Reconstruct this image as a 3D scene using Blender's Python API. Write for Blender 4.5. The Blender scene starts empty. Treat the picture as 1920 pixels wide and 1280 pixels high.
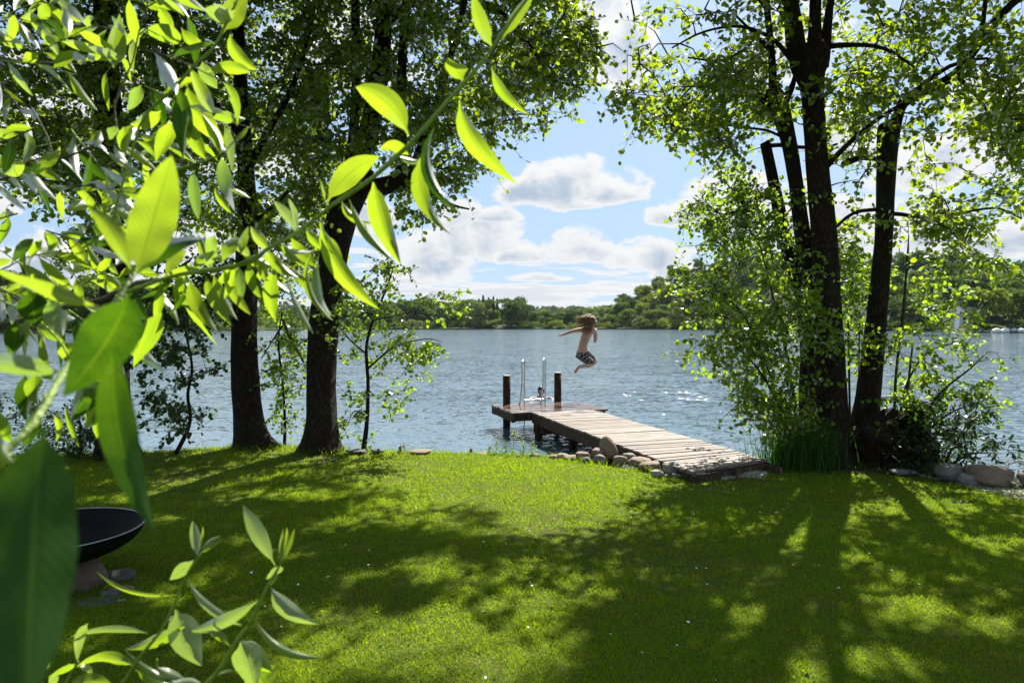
import bpy, bmesh, math, random
import numpy as np
from mathutils import Vector, Matrix

R = random.Random(7)
NR = np.random.default_rng(11)
sc = bpy.context.scene
C = sc.collection

# ------------------------------------------------------------------ camera, light, exposure
F = 1280.0            # focal length in photo pixels (1920 wide), a 24 mm lens
HOR = 611.0           # the horizon's row
PITCH = math.atan((640 - HOR) / F)
CAMZ = 1.6
cam_d = bpy.data.cameras.new('camera')
cam_d.sensor_width = 36.0
cam_d.lens = 24.0
cam_d.clip_start = 0.02
cam_d.clip_end = 6000.0
cam_d.dof.use_dof = True
cam_d.dof.focus_distance = 10.0
cam_d.dof.aperture_fstop = 9.0
cam = bpy.data.objects.new('camera', cam_d)
cam.location = (0, 0, CAMZ)
cam.rotation_euler = (math.pi / 2 - PITCH, 0, 0)
C.objects.link(cam)
sc.camera = cam

SUN_AZ = math.radians(22.5)
SUN_EL = math.radians(48.0)
SUN = Vector((math.sin(SUN_AZ) * math.cos(SUN_EL), math.cos(SUN_AZ) * math.cos(SUN_EL), math.sin(SUN_EL)))
sun_d = bpy.data.lights.new('sun', 'SUN')
sun_d.energy = 5.0
sun_d.angle = math.radians(0.55)
sun_d.color = (1.0, 0.94, 0.84)
sun = bpy.data.objects.new('sun', sun_d)
sun.rotation_euler = SUN.to_track_quat('Z', 'Y').to_euler()
sun.location = SUN * 40
C.objects.link(sun)

sc.view_settings.view_transform = 'Standard'
sc.view_settings.look = 'None'
sc.view_settings.gamma = 1.0
sc.view_settings.use_curve_mapping = False
sc.view_settings.exposure = 1.6
sc.render.engine = 'CYCLES'
sc.cycles.use_denoising = True
sc.cycles.max_bounces = 8
sc.cycles.diffuse_bounces = 3
sc.cycles.glossy_bounces = 3
sc.cycles.transmission_bounces = 4
sc.cycles.transparent_max_bounces = 6
sc.cycles.sample_clamp_indirect = 6.0


def pxdir(px, py):
    u = (px - 960) / F
    v = (640 - py) / F
    return Vector((u, math.cos(PITCH) + v * math.sin(PITCH), v * math.cos(PITCH) - math.sin(PITCH)))


def at(px, py, Y):
    """world point seen at photo pixel (px,py) at the distance Y ahead"""
    d = pxdir(px, py)
    return Vector((0, 0, CAMZ)) + d * (Y / d.y)


def onz(px, py, z):
    d = pxdir(px, py)
    return Vector((0, 0, CAMZ)) + d * ((z - CAMZ) / d.z)


def topix(p):
    """photo pixels of an (n,3) array"""
    x, y, z = p[:, 0], p[:, 1], p[:, 2] - CAMZ
    d = y * math.cos(PITCH) - z * math.sin(PITCH)
    v = (y * math.sin(PITCH) + z * math.cos(PITCH)) / d
    return np.stack([960 + F * x / d, 640 - F * v], 1)


# ------------------------------------------------------------------ world: sky with clouds
world = bpy.data.worlds.new('World')
sc.world = world
world.use_nodes = True


class NT:
    """small node-tree helper"""
    def __init__(s, tree):
        s.t = tree
        s.n = tree.nodes
        s.l = tree.links

    def node(s, typ, **kw):
        n = s.n.new(typ)
        for k, v in kw.items():
            setattr(n, k, v)
        return n

    def put(s, sock, v):
        if hasattr(v, 'is_output'):
            s.l.new(v, sock)
        elif v is not None:
            sock.default_value = v

    def m(s, op, a, b=None, c=None, clamp=False):
        n = s.node('ShaderNodeMath', operation=op, use_clamp=clamp)
        s.put(n.inputs[0], a)
        if b is not None: s.put(n.inputs[1], b)
        if c is not None: s.put(n.inputs[2], c)
        return n.outputs[0]

    def ramp(s, v, lo, hi, a=0.0, b=1.0, smooth=True):
        n = s.node('ShaderNodeMapRange', interpolation_type='SMOOTHSTEP' if smooth else 'LINEAR')
        s.put(n.inputs['Value'], v)
        n.inputs['From Min'].default_value = lo
        n.inputs['From Max'].default_value = hi
        n.inputs['To Min'].default_value = a
        n.inputs['To Max'].default_value = b
        return n.outputs[0]

    def mix(s, f, a, b, blend='MIX'):
        n = s.node('ShaderNodeMix', data_type='RGBA', blend_type=blend)
        s.put(n.inputs[0], f)
        s.put(n.inputs[6], a)
        s.put(n.inputs[7], b)
        return n.outputs[2]

    def noise(s, vec, scale, detail=4, rough=0.5, dist=0.0):
        n = s.node('ShaderNodeTexNoise')
        if vec is not None: s.l.new(vec, n.inputs['Vector'])
        n.inputs['Scale'].default_value = scale
        n.inputs['Detail'].default_value = detail
        n.inputs['Roughness'].default_value = rough
        n.inputs['Distortion'].default_value = dist
        return n.outputs[0]

    def xyz(s, x, y, z):
        n = s.node('ShaderNodeCombineXYZ')
        s.put(n.inputs[0], x); s.put(n.inputs[1], y); s.put(n.inputs[2], z)
        return n.outputs[0]

    def scaled(s, vec, sx, sy, sz):
        n = s.node('ShaderNodeMapping')
        s.l.new(vec, n.inputs[0])
        n.inputs['Scale'].default_value = (sx, sy, sz)
        return n.outputs[0]


def build_world():
    nt = NT(world.node_tree)
    for n in list(nt.n): nt.n.remove(n)
    out = nt.node('ShaderNodeOutputWorld')
    bg = nt.node('ShaderNodeBackground')
    nt.l.new(bg.outputs[0], out.inputs[0])
    sky = nt.node('ShaderNodeTexSky', sky_type='NISHITA')
    sky.sun_disc = False
    sky.sun_elevation = SUN_EL
    sky.sun_rotation = SUN_AZ
    sky.air_density = 1.0
    sky.dust_density = 0.9
    sky.ozone_density = 1.6
    tc = nt.node('ShaderNodeTexCoord')
    sep = nt.node('ShaderNodeSeparateXYZ')
    nt.l.new(tc.outputs['Generated'], sep.inputs[0])
    x, y, z = sep.outputs
    az = nt.m('ARCTAN2', x, y)
    hyp = nt.m('SQRT', nt.m('ADD', nt.m('MULTIPLY', x, x), nt.m('MULTIPLY', y, y)))
    el = nt.m('ARCTAN2', nt.m('MAXIMUM', z, 0.0), hyp)
    # the single clouds of the photograph: photo column, row, half width, half height (photo pixels), raggedness
    clouds = [(1045, 342, 66, 66), (1118, 350, 92, 46), (980, 362, 64, 30), (1180, 362, 40, 22), (1092, 384, 36, 12), (1322, 388, 84, 52), (1258, 404, 52, 24), (1395, 360, 70, 50),
              (900, 446, 112, 52), (800, 490, 90, 66), (965, 474, 70, 26), (935, 402, 52, 20), (1100, 468, 76, 38), (1205, 480, 92, 36), (1290, 508, 70, 24), (824, 516, 26, 11), (1010, 520, 80, 10),
              (1165, 95, 70, 95), (1120, 10, 60, 60), (1750, 300, 150, 76), (1860, 215, 120, 70), (1640, 430, 190, 60), (1860, 450, 150, 44), (1480, 80, 90, 100), (1600, 270, 80, 54),
              (620, 390, 110, 70), (420, 470, 170, 70), (130, 480, 170, 66), (640, 90, 130, 90), (330, 170, 170, 100), (60, 230, 140, 110), (480, 290, 120, 60), (1500, 400, 90, 60)]
    bill = nt.noise(nt.xyz(nt.m('MULTIPLY', az, 16.0), nt.m('MULTIPLY', el, 22.0), 2.2), 1.0, 9, 0.62, 0.3)
    soft = nt.noise(nt.xyz(nt.m('MULTIPLY', az, 16.0), nt.m('MULTIPLY', nt.m('ADD', el, 0.012), 22.0), 2.2), 1.0, 3, 0.55, 0.3)
    lumps = nt.m('MULTIPLY', nt.m('SUBTRACT', bill, 0.5), 3.0)
    Fm = -9.0
    Hm = 0.0
    for (cx, cy, rx, ry) in clouds:
        a0 = math.atan((cx - 960) / F)
        e0 = math.atan((HOR - (cy + ry * .35)) / F * math.cos(a0))
        ex = nt.m('DIVIDE', nt.m('SUBTRACT', az, a0), 1.12 * rx / F * math.cos(a0) ** 2)
        ey = nt.m('DIVIDE', nt.m('SUBTRACT', el, e0), 1.42 * ry / F * math.cos(a0))
        under = nt.m('MINIMUM', ey, 0.0)
        r2 = nt.m('ADD', nt.m('MULTIPLY', ex, ex), nt.m('MULTIPLY_ADD', ey, ey, nt.m('MULTIPLY', nt.m('MULTIPLY', under, under), 7.0)))
        fi = nt.m('SUBTRACT', 1.0, r2)
        hi = nt.m('SUBTRACT', ey, nt.m('MULTIPLY', nt.m('MULTIPLY', ex, ex), -0.35))
        up = nt.m('GREATER_THAN', fi, Fm)
        Hm = nt.m('MULTIPLY_ADD', up, nt.m('SUBTRACT', hi, Hm), Hm)
        Fm = nt.m('MAXIMUM', Fm, fi)
    Fc = nt.m('ADD', nt.m('MULTIPLY', nt.m('MAXIMUM', Fm, -2.0), 0.8), lumps)
    # loose thin cloud everywhere, and all that lies outside the picture
    v = nt.m('MULTIPLY', nt.m('LOGARITHM', nt.m('ADD', el, 0.05), math.e), 2.6)
    wide = nt.noise(nt.xyz(nt.m('MULTIPLY', az, 7.0), v, 3.7), 1.0, 9, 0.57, 0.15)
    outside = nt.m('MAXIMUM', nt.ramp(nt.m('ABSOLUTE', az), 0.68, 0.8), nt.ramp(el, 0.50, 0.62))
    gen = nt.m('MULTIPLY', nt.m('SUBTRACT', wide, nt.m('MULTIPLY_ADD', outside, -0.09, 0.62)), 9.0)
    # long flat bands near the horizon
    band = nt.noise(nt.xyz(nt.m('MULTIPLY', az, 6.0), nt.m('MULTIPLY', el, 75.0), 1.3), 1.0, 7, 0.55)
    bnd = nt.m('MULTIPLY_ADD', nt.m('SUBTRACT', band, 0.44), 7.0, nt.ramp(el, 0.03, 0.15, 0.25, -1.9))
    tot = nt.m('MAXIMUM', nt.m('MAXIMUM', Fc, gen), bnd)
    cover = nt.ramp(tot, 0.0, 0.42)
    sh = nt.m('ADD', nt.m('MULTIPLY', Hm, 0.85), nt.m('MULTIPLY', nt.m('SUBTRACT', 0.5, soft), 3.2))
    shade_c = nt.ramp(sh, -0.15, 0.80, 1.0, 0.0)
    isc = nt.m('GREATER_THAN', Fc, nt.m('MAXIMUM', gen, bnd))
    thick = nt.ramp(tot, 0.2, 1.3)
    depth = nt.m('MULTIPLY', thick, nt.m('MULTIPLY_ADD', isc, nt.m('SUBTRACT', shade_c, 0.45), 0.45))
    lit = nt.mix(depth, (0.335, 0.333, 0.330, 1), (0.165, 0.200, 0.245, 1))
    glow = nt.ramp(el, 0.0, 0.6, 0.90, 1.05)
    litn = nt.node('ShaderNodeVectorMath', operation='SCALE')
    nt.l.new(lit, litn.inputs[0]); nt.l.new(glow, litn.inputs['Scale'])
    sk = nt.node('ShaderNodeVectorMath', operation='SCALE')
    nt.l.new(sky.outputs[0], sk.inputs[0]); sk.inputs['Scale'].default_value = 0.055
    # a little summer haze whitens the low sky
    hz = nt.mix(nt.ramp(el, 0.0, 0.6, 0.85, 0.55), sk.outputs[0], (0.142, 0.210, 0.298, 1))
    col = nt.mix(nt.m('MULTIPLY', cover, nt.ramp(el, 0.0, 0.04, 0.7, 0.97)), hz, litn.outputs[0])
    nt.l.new(col, bg.inputs[0])
    bg.inputs[1].default_value = 1.0


build_world()


# ------------------------------------------------------------------ helpers: materials
def new_mat(name):
    m = bpy.data.materials.new(name)
    m.use_nodes = True
    nt = NT(m.node_tree)
    for n in list(nt.n): nt.n.remove(n)
    out = nt.node('ShaderNodeOutputMaterial')
    return m, nt, out


def principled(nt, out, col, rough=0.6, spec=0.5, metal=0.0, bump=None, bstr=0.3, bdist=0.02):
    p = nt.node('ShaderNodeBsdfPrincipled')
    nt.put(p.inputs['Base Color'], col)
    nt.put(p.inputs['Roughness'], rough)
    nt.put(p.inputs['Metallic'], metal)
    nt.put(p.inputs['Specular IOR Level'], spec)
    if bump is not None:
        b = nt.node('ShaderNodeBump')
        nt.put(b.inputs['Strength'], bstr)
        b.inputs['Distance'].default_value = bdist
        nt.l.new(bump, b.inputs['Height'])
        nt.l.new(b.outputs[0], p.inputs['Normal'])
    nt.l.new(p.outputs[0], out.inputs[0])
    return p


def tc_obj(nt):
    return nt.node('ShaderNodeTexCoord').outputs['Object']


def geo_pos(nt):
    return nt.node('ShaderNodeNewGeometry').outputs['Position']


def mat_simple(name, c1, c2, scale=8, rough=0.7, bstr=0.4, bdist=0.02, bscale=None, spec=0.4, metal=0.0):
    m, nt, out = new_mat(name)
    v = tc_obj(nt)
    f = nt.ramp(nt.noise(v, scale, 5, 0.6), 0.3, 0.7)
    principled(nt, out, nt.mix(f, (*c1, 1), (*c2, 1)), rough, spec, metal, nt.noise(v, bscale or scale * 5, 5, 0.6), bstr, bdist)
    return m


def mat_bark(name, c1, c2, moss=0.0):
    m, nt, out = new_mat(name)
    v = tc_obj(nt)
    vs = nt.scaled(v, 1, 1, 0.16)
    vor = nt.node('ShaderNodeTexVoronoi', feature='DISTANCE_TO_EDGE')
    dn = nt.noise(vs, 9, 4, 0.6)
    off = nt.node('ShaderNodeVectorMath', operation='ADD')
    nt.l.new(vs, off.inputs[0])
    cb = nt.xyz(dn, nt.m('MULTIPLY', dn, 0.6), 0.0)
    sc_ = nt.node('ShaderNodeVectorMath', operation='SCALE'); nt.l.new(cb, sc_.inputs[0]); sc_.inputs['Scale'].default_value = 0.30
    nt.l.new(sc_.outputs[0], off.inputs[1])
    nt.l.new(off.outputs[0], vor.inputs['Vector'])
    vor.inputs['Scale'].default_value = 34
    crack = nt.ramp(vor.outputs['Distance'], 0.0, 0.25)
    fine = nt.noise(vs, 60, 5, 0.65)
    h = nt.m('MULTIPLY_ADD', fine, 0.35, crack)
    col = nt.mix(nt.m('MULTIPLY', crack, nt.ramp(fine, 0.3, 0.7, 0.5, 1.0)), (*c1, 1), (*c2, 1))
    if moss:
        col = nt.mix(nt.ramp(nt.noise(v, 2.2, 4, 0.6), 0.5, 0.72, 0.0, moss), col, (0.045, 0.06, 0.015, 1))
    principled(nt, out, col, 0.9, 0.2, 0, h, 0.9, 0.018)
    return m


def mat_leaf(name, dark, light, trans, tw=0.5, gloss=0.12, grough=0.35, back=None, scale=3.0, veins=False, dry=False):
    """leaf: diffuse + light shining through + a thin gloss; tone varies leaf by leaf through the 'tone' attribute"""
    m, nt, out = new_mat(name)
    a = nt.node('ShaderNodeAttribute', attribute_name='tone')
    col = nt.mix(a.outputs['Fac'], (*dark, 1), (*light, 1))
    tcol = nt.mix(a.outputs['Fac'], (trans[0] * .75, trans[1] * .85, trans[2] * .8, 1), (*trans, 1))
    if dry:   # worn, mossy and straw-coloured places in the turf
        gp = geo_pos(nt)
        big = nt.ramp(nt.noise(gp, 1.1, 5, 0.65), 0.50, 0.66, 0.0, 0.75)
        sml = nt.ramp(nt.noise(gp, 9.0, 4, 0.7), 0.48, 0.64)
        dm = nt.m('MULTIPLY', big, nt.m('MULTIPLY_ADD', sml, 0.75, 0.25))
        col = nt.mix(dm, col, (0.150, 0.135, 0.030, 1))
        tcol = nt.mix(dm, tcol, (0.300, 0.290, 0.035, 1))
        deep = nt.ramp(nt.noise(gp, 2.3, 4, 0.6), 0.50, 0.68, 0.0, 0.6)
        col = nt.mix(deep, col, (0.030, 0.085, 0.006, 1))
        tcol = nt.mix(deep, tcol, (0.200, 0.380, 0.008, 1))
    if back is not None:
        g = nt.node('ShaderNodeNewGeometry')
        col = nt.mix(g.outputs['Backfacing'], col, (*back, 1))
    if veins:
        uv = nt.node('ShaderNodeUVMap').outputs[0]
        s = nt.node('ShaderNodeSeparateXYZ'); nt.l.new(uv, s.inputs[0])
        u = nt.m('ABSOLUTE', nt.m('SUBTRACT', s.outputs[0], 0.5))
        side = nt.m('FRACT', nt.m('MULTIPLY', nt.m('SUBTRACT', s.outputs[1], nt.m('MULTIPLY', u, 0.35)), 17.0))
        vein = nt.ramp(nt.m('ABSOLUTE', nt.m('SUBTRACT', side, 0.5)), 0.36, 0.5, 0.0, 0.45)
        mid = nt.ramp(u, 0.012, 0.045, 1.0, 0.0)
        vv = nt.m('MAXIMUM', vein, mid)
        blot = nt.noise(tc_obj(nt), 40, 3, 0.6)
        col = nt.mix(nt.m('MULTIPLY', vv, 0.22), col, (0.12, 0.18, 0.03, 1))
        tcol = nt.mix(nt.m('MULTIPLY', vv, 0.6), tcol, (0.20, 0.32, 0.008, 1))
        tcol = nt.mix(nt.ramp(blot, 0.45, 0.7, 0.0, 0.35), tcol, (0.20, 0.40, 0.008, 1))
        spot = nt.ramp(nt.noise(tc_obj(nt), 95, 2, 0.5), 0.70, 0.74, 0.0, 0.7)
        col = nt.mix(spot, col, (0.16, 0.12, 0.04, 1))
        bmp = nt.node('ShaderNodeBump'); bmp.inputs['Strength'].default_value = 0.2; bmp.inputs['Distance'].default_value = 0.002
        nt.l.new(nt.m('SUBTRACT', 1.0, vv), bmp.inputs['Height'])
    d = nt.node('ShaderNodeBsdfDiffuse'); nt.l.new(col, d.inputs[0])
    t = nt.node('ShaderNodeBsdfTranslucent'); nt.l.new(tcol, t.inputs[0])
    mx = nt.node('ShaderNodeMixShader'); mx.inputs[0].default_value = tw
    nt.l.new(d.outputs[0], mx.inputs[1]); nt.l.new(t.outputs[0], mx.inputs[2])
    gl = nt.node('ShaderNodeBsdfGlossy'); gl.inputs['Roughness'].default_value = grough; gl.inputs[0].default_value = (1, 1, 1, 1)
    if veins:
        for n in (d, t, gl): nt.l.new(bmp.outputs[0], n.inputs['Normal'])
    fr = nt.node('ShaderNodeFresnel'); fr.inputs[0].default_value = 1.4
    mg = nt.node('ShaderNodeMixShader')
    nt.l.new(nt.m('MULTIPLY', fr.outputs[0], gloss), mg.inputs[0])
    nt.l.new(mx.outputs[0], mg.inputs[1]); nt.l.new(gl.outputs[0], mg.inputs[2])
    nt.l.new(mg.outputs[0], out.inputs[0])
    return m


M = {}
M['bark'] = mat_bark('alder_bark', (0.010, 0.006, 0.004), (0.042, 0.028, 0.019), 0.3)
M['bark_brown'] = mat_bark('brown_bark', (0.010, 0.006, 0.004), (0.046, 0.029, 0.018), 0.3)
M['twig'] = mat_simple('twig_bark', (0.015, 0.010, 0.007), (0.035, 0.025, 0.016), 20)
M['leaf_alder'] = mat_leaf('alder_leaf', (0.022, 0.056, 0.004), (0.060, 0.115, 0.007), (0.38, 0.50, 0.010), 0.52, 0.30, 0.36)
M['leaf_light'] = mat_leaf('young_alder_leaf', (0.028, 0.068, 0.006), (0.060, 0.115, 0.010), (0.34, 0.50, 0.012), 0.55, 0.30, 0.36)
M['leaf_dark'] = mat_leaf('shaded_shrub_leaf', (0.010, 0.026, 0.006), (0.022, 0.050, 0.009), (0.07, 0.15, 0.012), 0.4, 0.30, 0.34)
M['willow_leaf'] = mat_leaf('willow_leaf', (0.022, 0.070, 0.006), (0.050, 0.125, 0.010), (0.355, 0.485, 0.016), 0.60, 0.14, 0.45,
                            back=(0.090, 0.130, 0.050), veins=True)
M['willow_deep'] = mat_leaf('willow_shaded_leaf', (0.006, 0.026, 0.003), (0.020, 0.062, 0.006), (0.05, 0.14, 0.005), 0.35, 0.30, 0.45, veins=True)  # darker version of the willow leaf, shade put into its colour
M['willow_pale'] = mat_leaf('willow_pale_leaf', (0.10, 0.16, 0.055), (0.20, 0.27, 0.11), (0.34, 0.48, 0.06), 0.42, 0.18, 0.45,
                            back=(0.20, 0.24, 0.16), veins=True)
M['willow_stem'] = mat_simple('willow_stem', (0.11, 0.19, 0.010), (0.17, 0.26, 0.016), 30, 0.5)
M['willow_wood'] = mat_simple('willow_wood', (0.045, 0.036, 0.018), (0.09, 0.075, 0.035), 30, 0.7)
M['grass'] = mat_leaf('grass_blade', (0.034, 0.092, 0.003), (0.125, 0.205, 0.006), (0.40, 0.55, 0.010), 0.48, 0.03, 0.6, dry=True)
M['reed'] = mat_leaf('reed_blade', (0.014, 0.045, 0.006), (0.035, 0.085, 0.010), (0.08, 0.22, 0.012), 0.4, 0.10, 0.5)
M['steel'] = mat_simple('brushed_steel', (0.50, 0.50, 0.50), (0.62, 0.62, 0.60), 20, 0.22, 0.05, metal=1.0)
M['iron'] = mat_simple('black_iron', (0.003, 0.003, 0.003), (0.009, 0.007, 0.006), 6, 0.7, 0.3, 0.005, 40, 0.12)
M['log'] = mat_simple('log_wood', (0.05, 0.033, 0.024), (0.14, 0.095, 0.068), 5, 0.8, 0.5, 0.02, 30)
M['skin'] = mat_simple('skin', (0.42, 0.235, 0.165), (0.50, 0.29, 0.21), 6, 0.5, 0.05)
M['skin2'] = mat_simple('swimmer_skin', (0.30, 0.17, 0.12), (0.38, 0.21, 0.15), 6, 0.4, 0.05)
M['hair'] = mat_simple('auburn_hair', (0.10, 0.045, 0.020), (0.28, 0.13, 0.055), 30, 0.45)
M['hair_dark'] = mat_simple('dark_wet_hair', (0.03, 0.016, 0.011), (0.06, 0.03, 0.02), 30, 0.3)
M['hose'] = mat_simple('hose_plastic', (0.48, 0.46, 0.42), (0.60, 0.58, 0.54), 8, 0.45, 0.1)
M['rust'] = mat_simple('red_brown_stake', (0.12, 0.030, 0.018), (0.20, 0.055, 0.03), 20, 0.8)
M['far_bark'] = mat_simple('far_bark', (0.04, 0.03, 0.02), (0.08, 0.06, 0.045), 3)


def mat_plaid():
    m, nt, out = new_mat('plaid_cloth')
    v = tc_obj(nt)
    s = nt.node('ShaderNodeSeparateXYZ'); nt.l.new(v, s.inputs[0])

    def band(c, f, lo):
        return nt.m('GREATER_THAN', nt.m('FRACT', nt.m('MULTIPLY', c, f)), lo)
    a = band(nt.m('ADD', s.outputs[0], nt.m('MULTIPLY', s.outputs[1], 0.7)), 11.0, 0.62)
    b = band(nt.m('ADD', s.outputs[2], nt.m('MULTIPLY', s.outputs[0], -0.5)), 12.0, 0.62)
    c2 = nt.mix(nt.m('MAXIMUM', a, b), (0.014, 0.013, 0.016, 1), (0.13, 0.115, 0.105, 1))
    c3 = nt.mix(nt.m('MULTIPLY', a, b), c2, (0.27, 0.21, 0.185, 1))
    principled(nt, out, c3, 0.8, 0.2)
    return m


M['plaid'] = mat_plaid()


def mat_stone(name, c1, c2, c3):
    c1, c2, c3 = [tuple(v * .58 for v in c) for c in (c1, c2, c3)]
    m, nt, out = new_mat(name)
    v = tc_obj(nt)
    f = nt.ramp(nt.noise(v, 3.5, 6, 0.65), 0.35, 0.65)
    g = nt.ramp(nt.noise(v, 45, 3, 0.7), 0.45, 0.62)
    col = nt.mix(f, (*c1, 1), (*c2, 1))
    col = nt.mix(nt.m('MULTIPLY', g, 0.5), col, (*c3, 1))
    lich = nt.ramp(nt.noise(v, 9, 4, 0.7), 0.62, 0.68, 0.0, 0.5)
    col = nt.mix(lich, col, (0.17, 0.17, 0.13, 1))
    principled(nt, out, col, 0.78, 0.35, 0, nt.noise(v, 22, 6, 0.7), 0.5, 0.02)
    return m


M['stone_tan'] = mat_stone('tan_stone', (0.25, 0.18, 0.12), (0.36, 0.27, 0.19), (0.16, 0.12, 0.09))
M['stone_grey'] = mat_stone('grey_stone', (0.20, 0.19, 0.17), (0.31, 0.29, 0.26), (0.12, 0.11, 0.10))
M['stone_red'] = mat_stone('red_stone', (0.19, 0.115, 0.085), (0.31, 0.20, 0.145), (0.42, 0.30, 0.24))
M['stone_pale'] = mat_stone('pale_stone', (0.40, 0.37, 0.33), (0.52, 0.48, 0.43), (0.22, 0.20, 0.18))
M['stone_dark'] = mat_stone('dark_stone', (0.085, 0.08, 0.08), (0.15, 0.145, 0.14), (0.05, 0.05, 0.05))


def mat_plank(k):
    m, nt, out = new_mat('weathered_plank')
    v = tc_obj(nt)
    oi = nt.node('ShaderNodeObjectInfo')
    off = nt.node('ShaderNodeVectorMath', operation='ADD')
    nt.l.new(v, off.inputs[0])
    nt.l.new(nt.xyz(nt.m('MULTIPLY', oi.outputs['Random'], 17.0), nt.m('MULTIPLY', oi.outputs['Random'], 5.0), 0.0), off.inputs[1])
    vs = nt.scaled(off.outputs[0], 1.6, 22, 22)
    g = nt.noise(vs, 2.2, 6, 0.65, 0.4)
    f = nt.ramp(g, 0.3, 0.7)
    col = nt.mix(f, (0.068, 0.050, 0.036, 1), (0.205, 0.164, 0.128, 1))
    tone = nt.ramp(oi.outputs['Random'], 0, 1, 0.62, 1.12, False)
    sc_ = nt.node('ShaderNodeVectorMath', operation='SCALE'); nt.l.new(col, sc_.inputs[0]); nt.l.new(tone, sc_.inputs['Scale'])
    stain = nt.ramp(nt.noise(off.outputs[0], 2.3, 5, 0.65), 0.46, 0.62, 0.0, 0.6)
    col = nt.mix(stain, sc_.outputs[0], (0.060, 0.040, 0.030, 1))
    # water carried up by the bathers lies on the outer end of the jetty
    pos = geo_pos(nt)
    sp = nt.node('ShaderNodeSeparateXYZ'); nt.l.new(pos, sp.inputs[0])
    wn = nt.noise(pos, 2.6, 4, 0.6)
    wet = nt.ramp(nt.m('ADD', nt.m('MULTIPLY', sp.outputs[1], 0.22), nt.m('MULTIPLY', wn, 0.9)), 3.10, 3.32)
    col = nt.mix(nt.m('MULTIPLY', wet, 0.5), col, (0.13, 0.072, 0.050, 1))
    rough = nt.m('SUBTRACT', 0.72, nt.m('MULTIPLY', wet, 0.60))
    b1 = nt.m('MULTIPLY', g, nt.m('SUBTRACT', 1.0, nt.m('MULTIPLY', wet, 0.85)))
    principled(nt, out, col, rough, 0.5, 0, b1, 0.5, 0.006)
    return m


M['plank'] = mat_plank(0)
M['beam'] = mat_bark('jetty_beam', (0.045, 0.030, 0.020), (0.14, 0.095, 0.062), 0.2)
M['post'] = mat_bark('jetty_post', (0.030, 0.016, 0.010), (0.082, 0.045, 0.028))


def mat_water():
    """lake surface: wave slopes come straight from noise, so that even far ripples keep their facets and catch the sun"""
    m, nt, out = new_mat('lake_water')
    pos = geo_pos(nt)
    sp = nt.node('ShaderNodeSeparateXYZ'); nt.l.new(pos, sp.inputs[0])
    gust = nt.ramp(nt.noise(nt.scaled(pos, 0.35, 1.0, 1), 0.045, 4, 0.6), 0.32, 0.68, 0.65, 1.75)
    # choppy water where the last jumpers went in
    dx = nt.m('MULTIPLY', nt.m('SUBTRACT', sp.outputs[0], 4.6), 0.42); dy = nt.m('SUBTRACT', sp.outputs[1], 20.5)
    rr = nt.m('SQRT', nt.m('ADD', nt.m('MULTIPLY', dx, dx), nt.m('MULTIPLY', dy, dy)))
    patch = nt.ramp(nt.m('ADD', rr, nt.m('MULTIPLY', nt.noise(pos, 0.7, 3, 0.6), 1.6)), 1.5, 3.4, 0.75, 0.0)
    shelter = nt.ramp(sp.outputs[1], 9.0, 17.0, 0.65, 1.0)
    amp = nt.m('MULTIPLY', nt.m('ADD', gust, patch), shelter)

    def slopes(vec, scale, detail, k, rough=0.5, dist=0.4):
        n = nt.node('ShaderNodeTexNoise'); nt.l.new(vec, n.inputs['Vector'])
        n.inputs['Scale'].default_value = scale; n.inputs['Detail'].default_value = detail
        n.inputs['Roughness'].default_value = rough; n.inputs['Distortion'].default_value = dist
        c = nt.node('ShaderNodeSeparateXYZ'); nt.l.new(n.outputs['Color'], c.inputs[0])
        return nt.m('MULTIPLY', nt.m('SUBTRACT', c.outputs[0], 0.5), k * .8), nt.m('MULTIPLY', nt.m('SUBTRACT', c.outputs[1], 0.5), k)
    st = nt.scaled(pos, 0.6, 1.0, 1)
    ax, ay = slopes(st, 0.55, 2, 0.16)
    bx, by = slopes(st, 2.4, 3, 0.38, 0.55, 0.7)
    cx, cy = slopes(nt.scaled(pos, 0.7, 1, 1), 7.5, 2, 0.70)
    dx2, dy2 = slopes(pos, 26.0, 1, 0.42)
    X = nt.m('ADD', nt.m('ADD', ax, bx), nt.m('ADD', cx, dx2))
    Y = nt.m('ADD', nt.m('ADD', ay, by), nt.m('ADD', cy, dy2))
    X = nt.m('MULTIPLY', X, amp); Y = nt.m('MULTIPLY', Y, amp)
    nrm = nt.node('ShaderNodeVectorMath', operation='NORMALIZE')
    nt.l.new(nt.xyz(X, Y, 1.0), nrm.inputs[0])
    p = principled(nt, out, (0.072, 0.115, 0.150, 1), 0.07, 0.5)
    p.inputs['IOR'].default_value = 1.33
    nt.l.new(nrm.outputs[0], p.inputs['Normal'])
    return m


M['water'] = mat_water()


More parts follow.
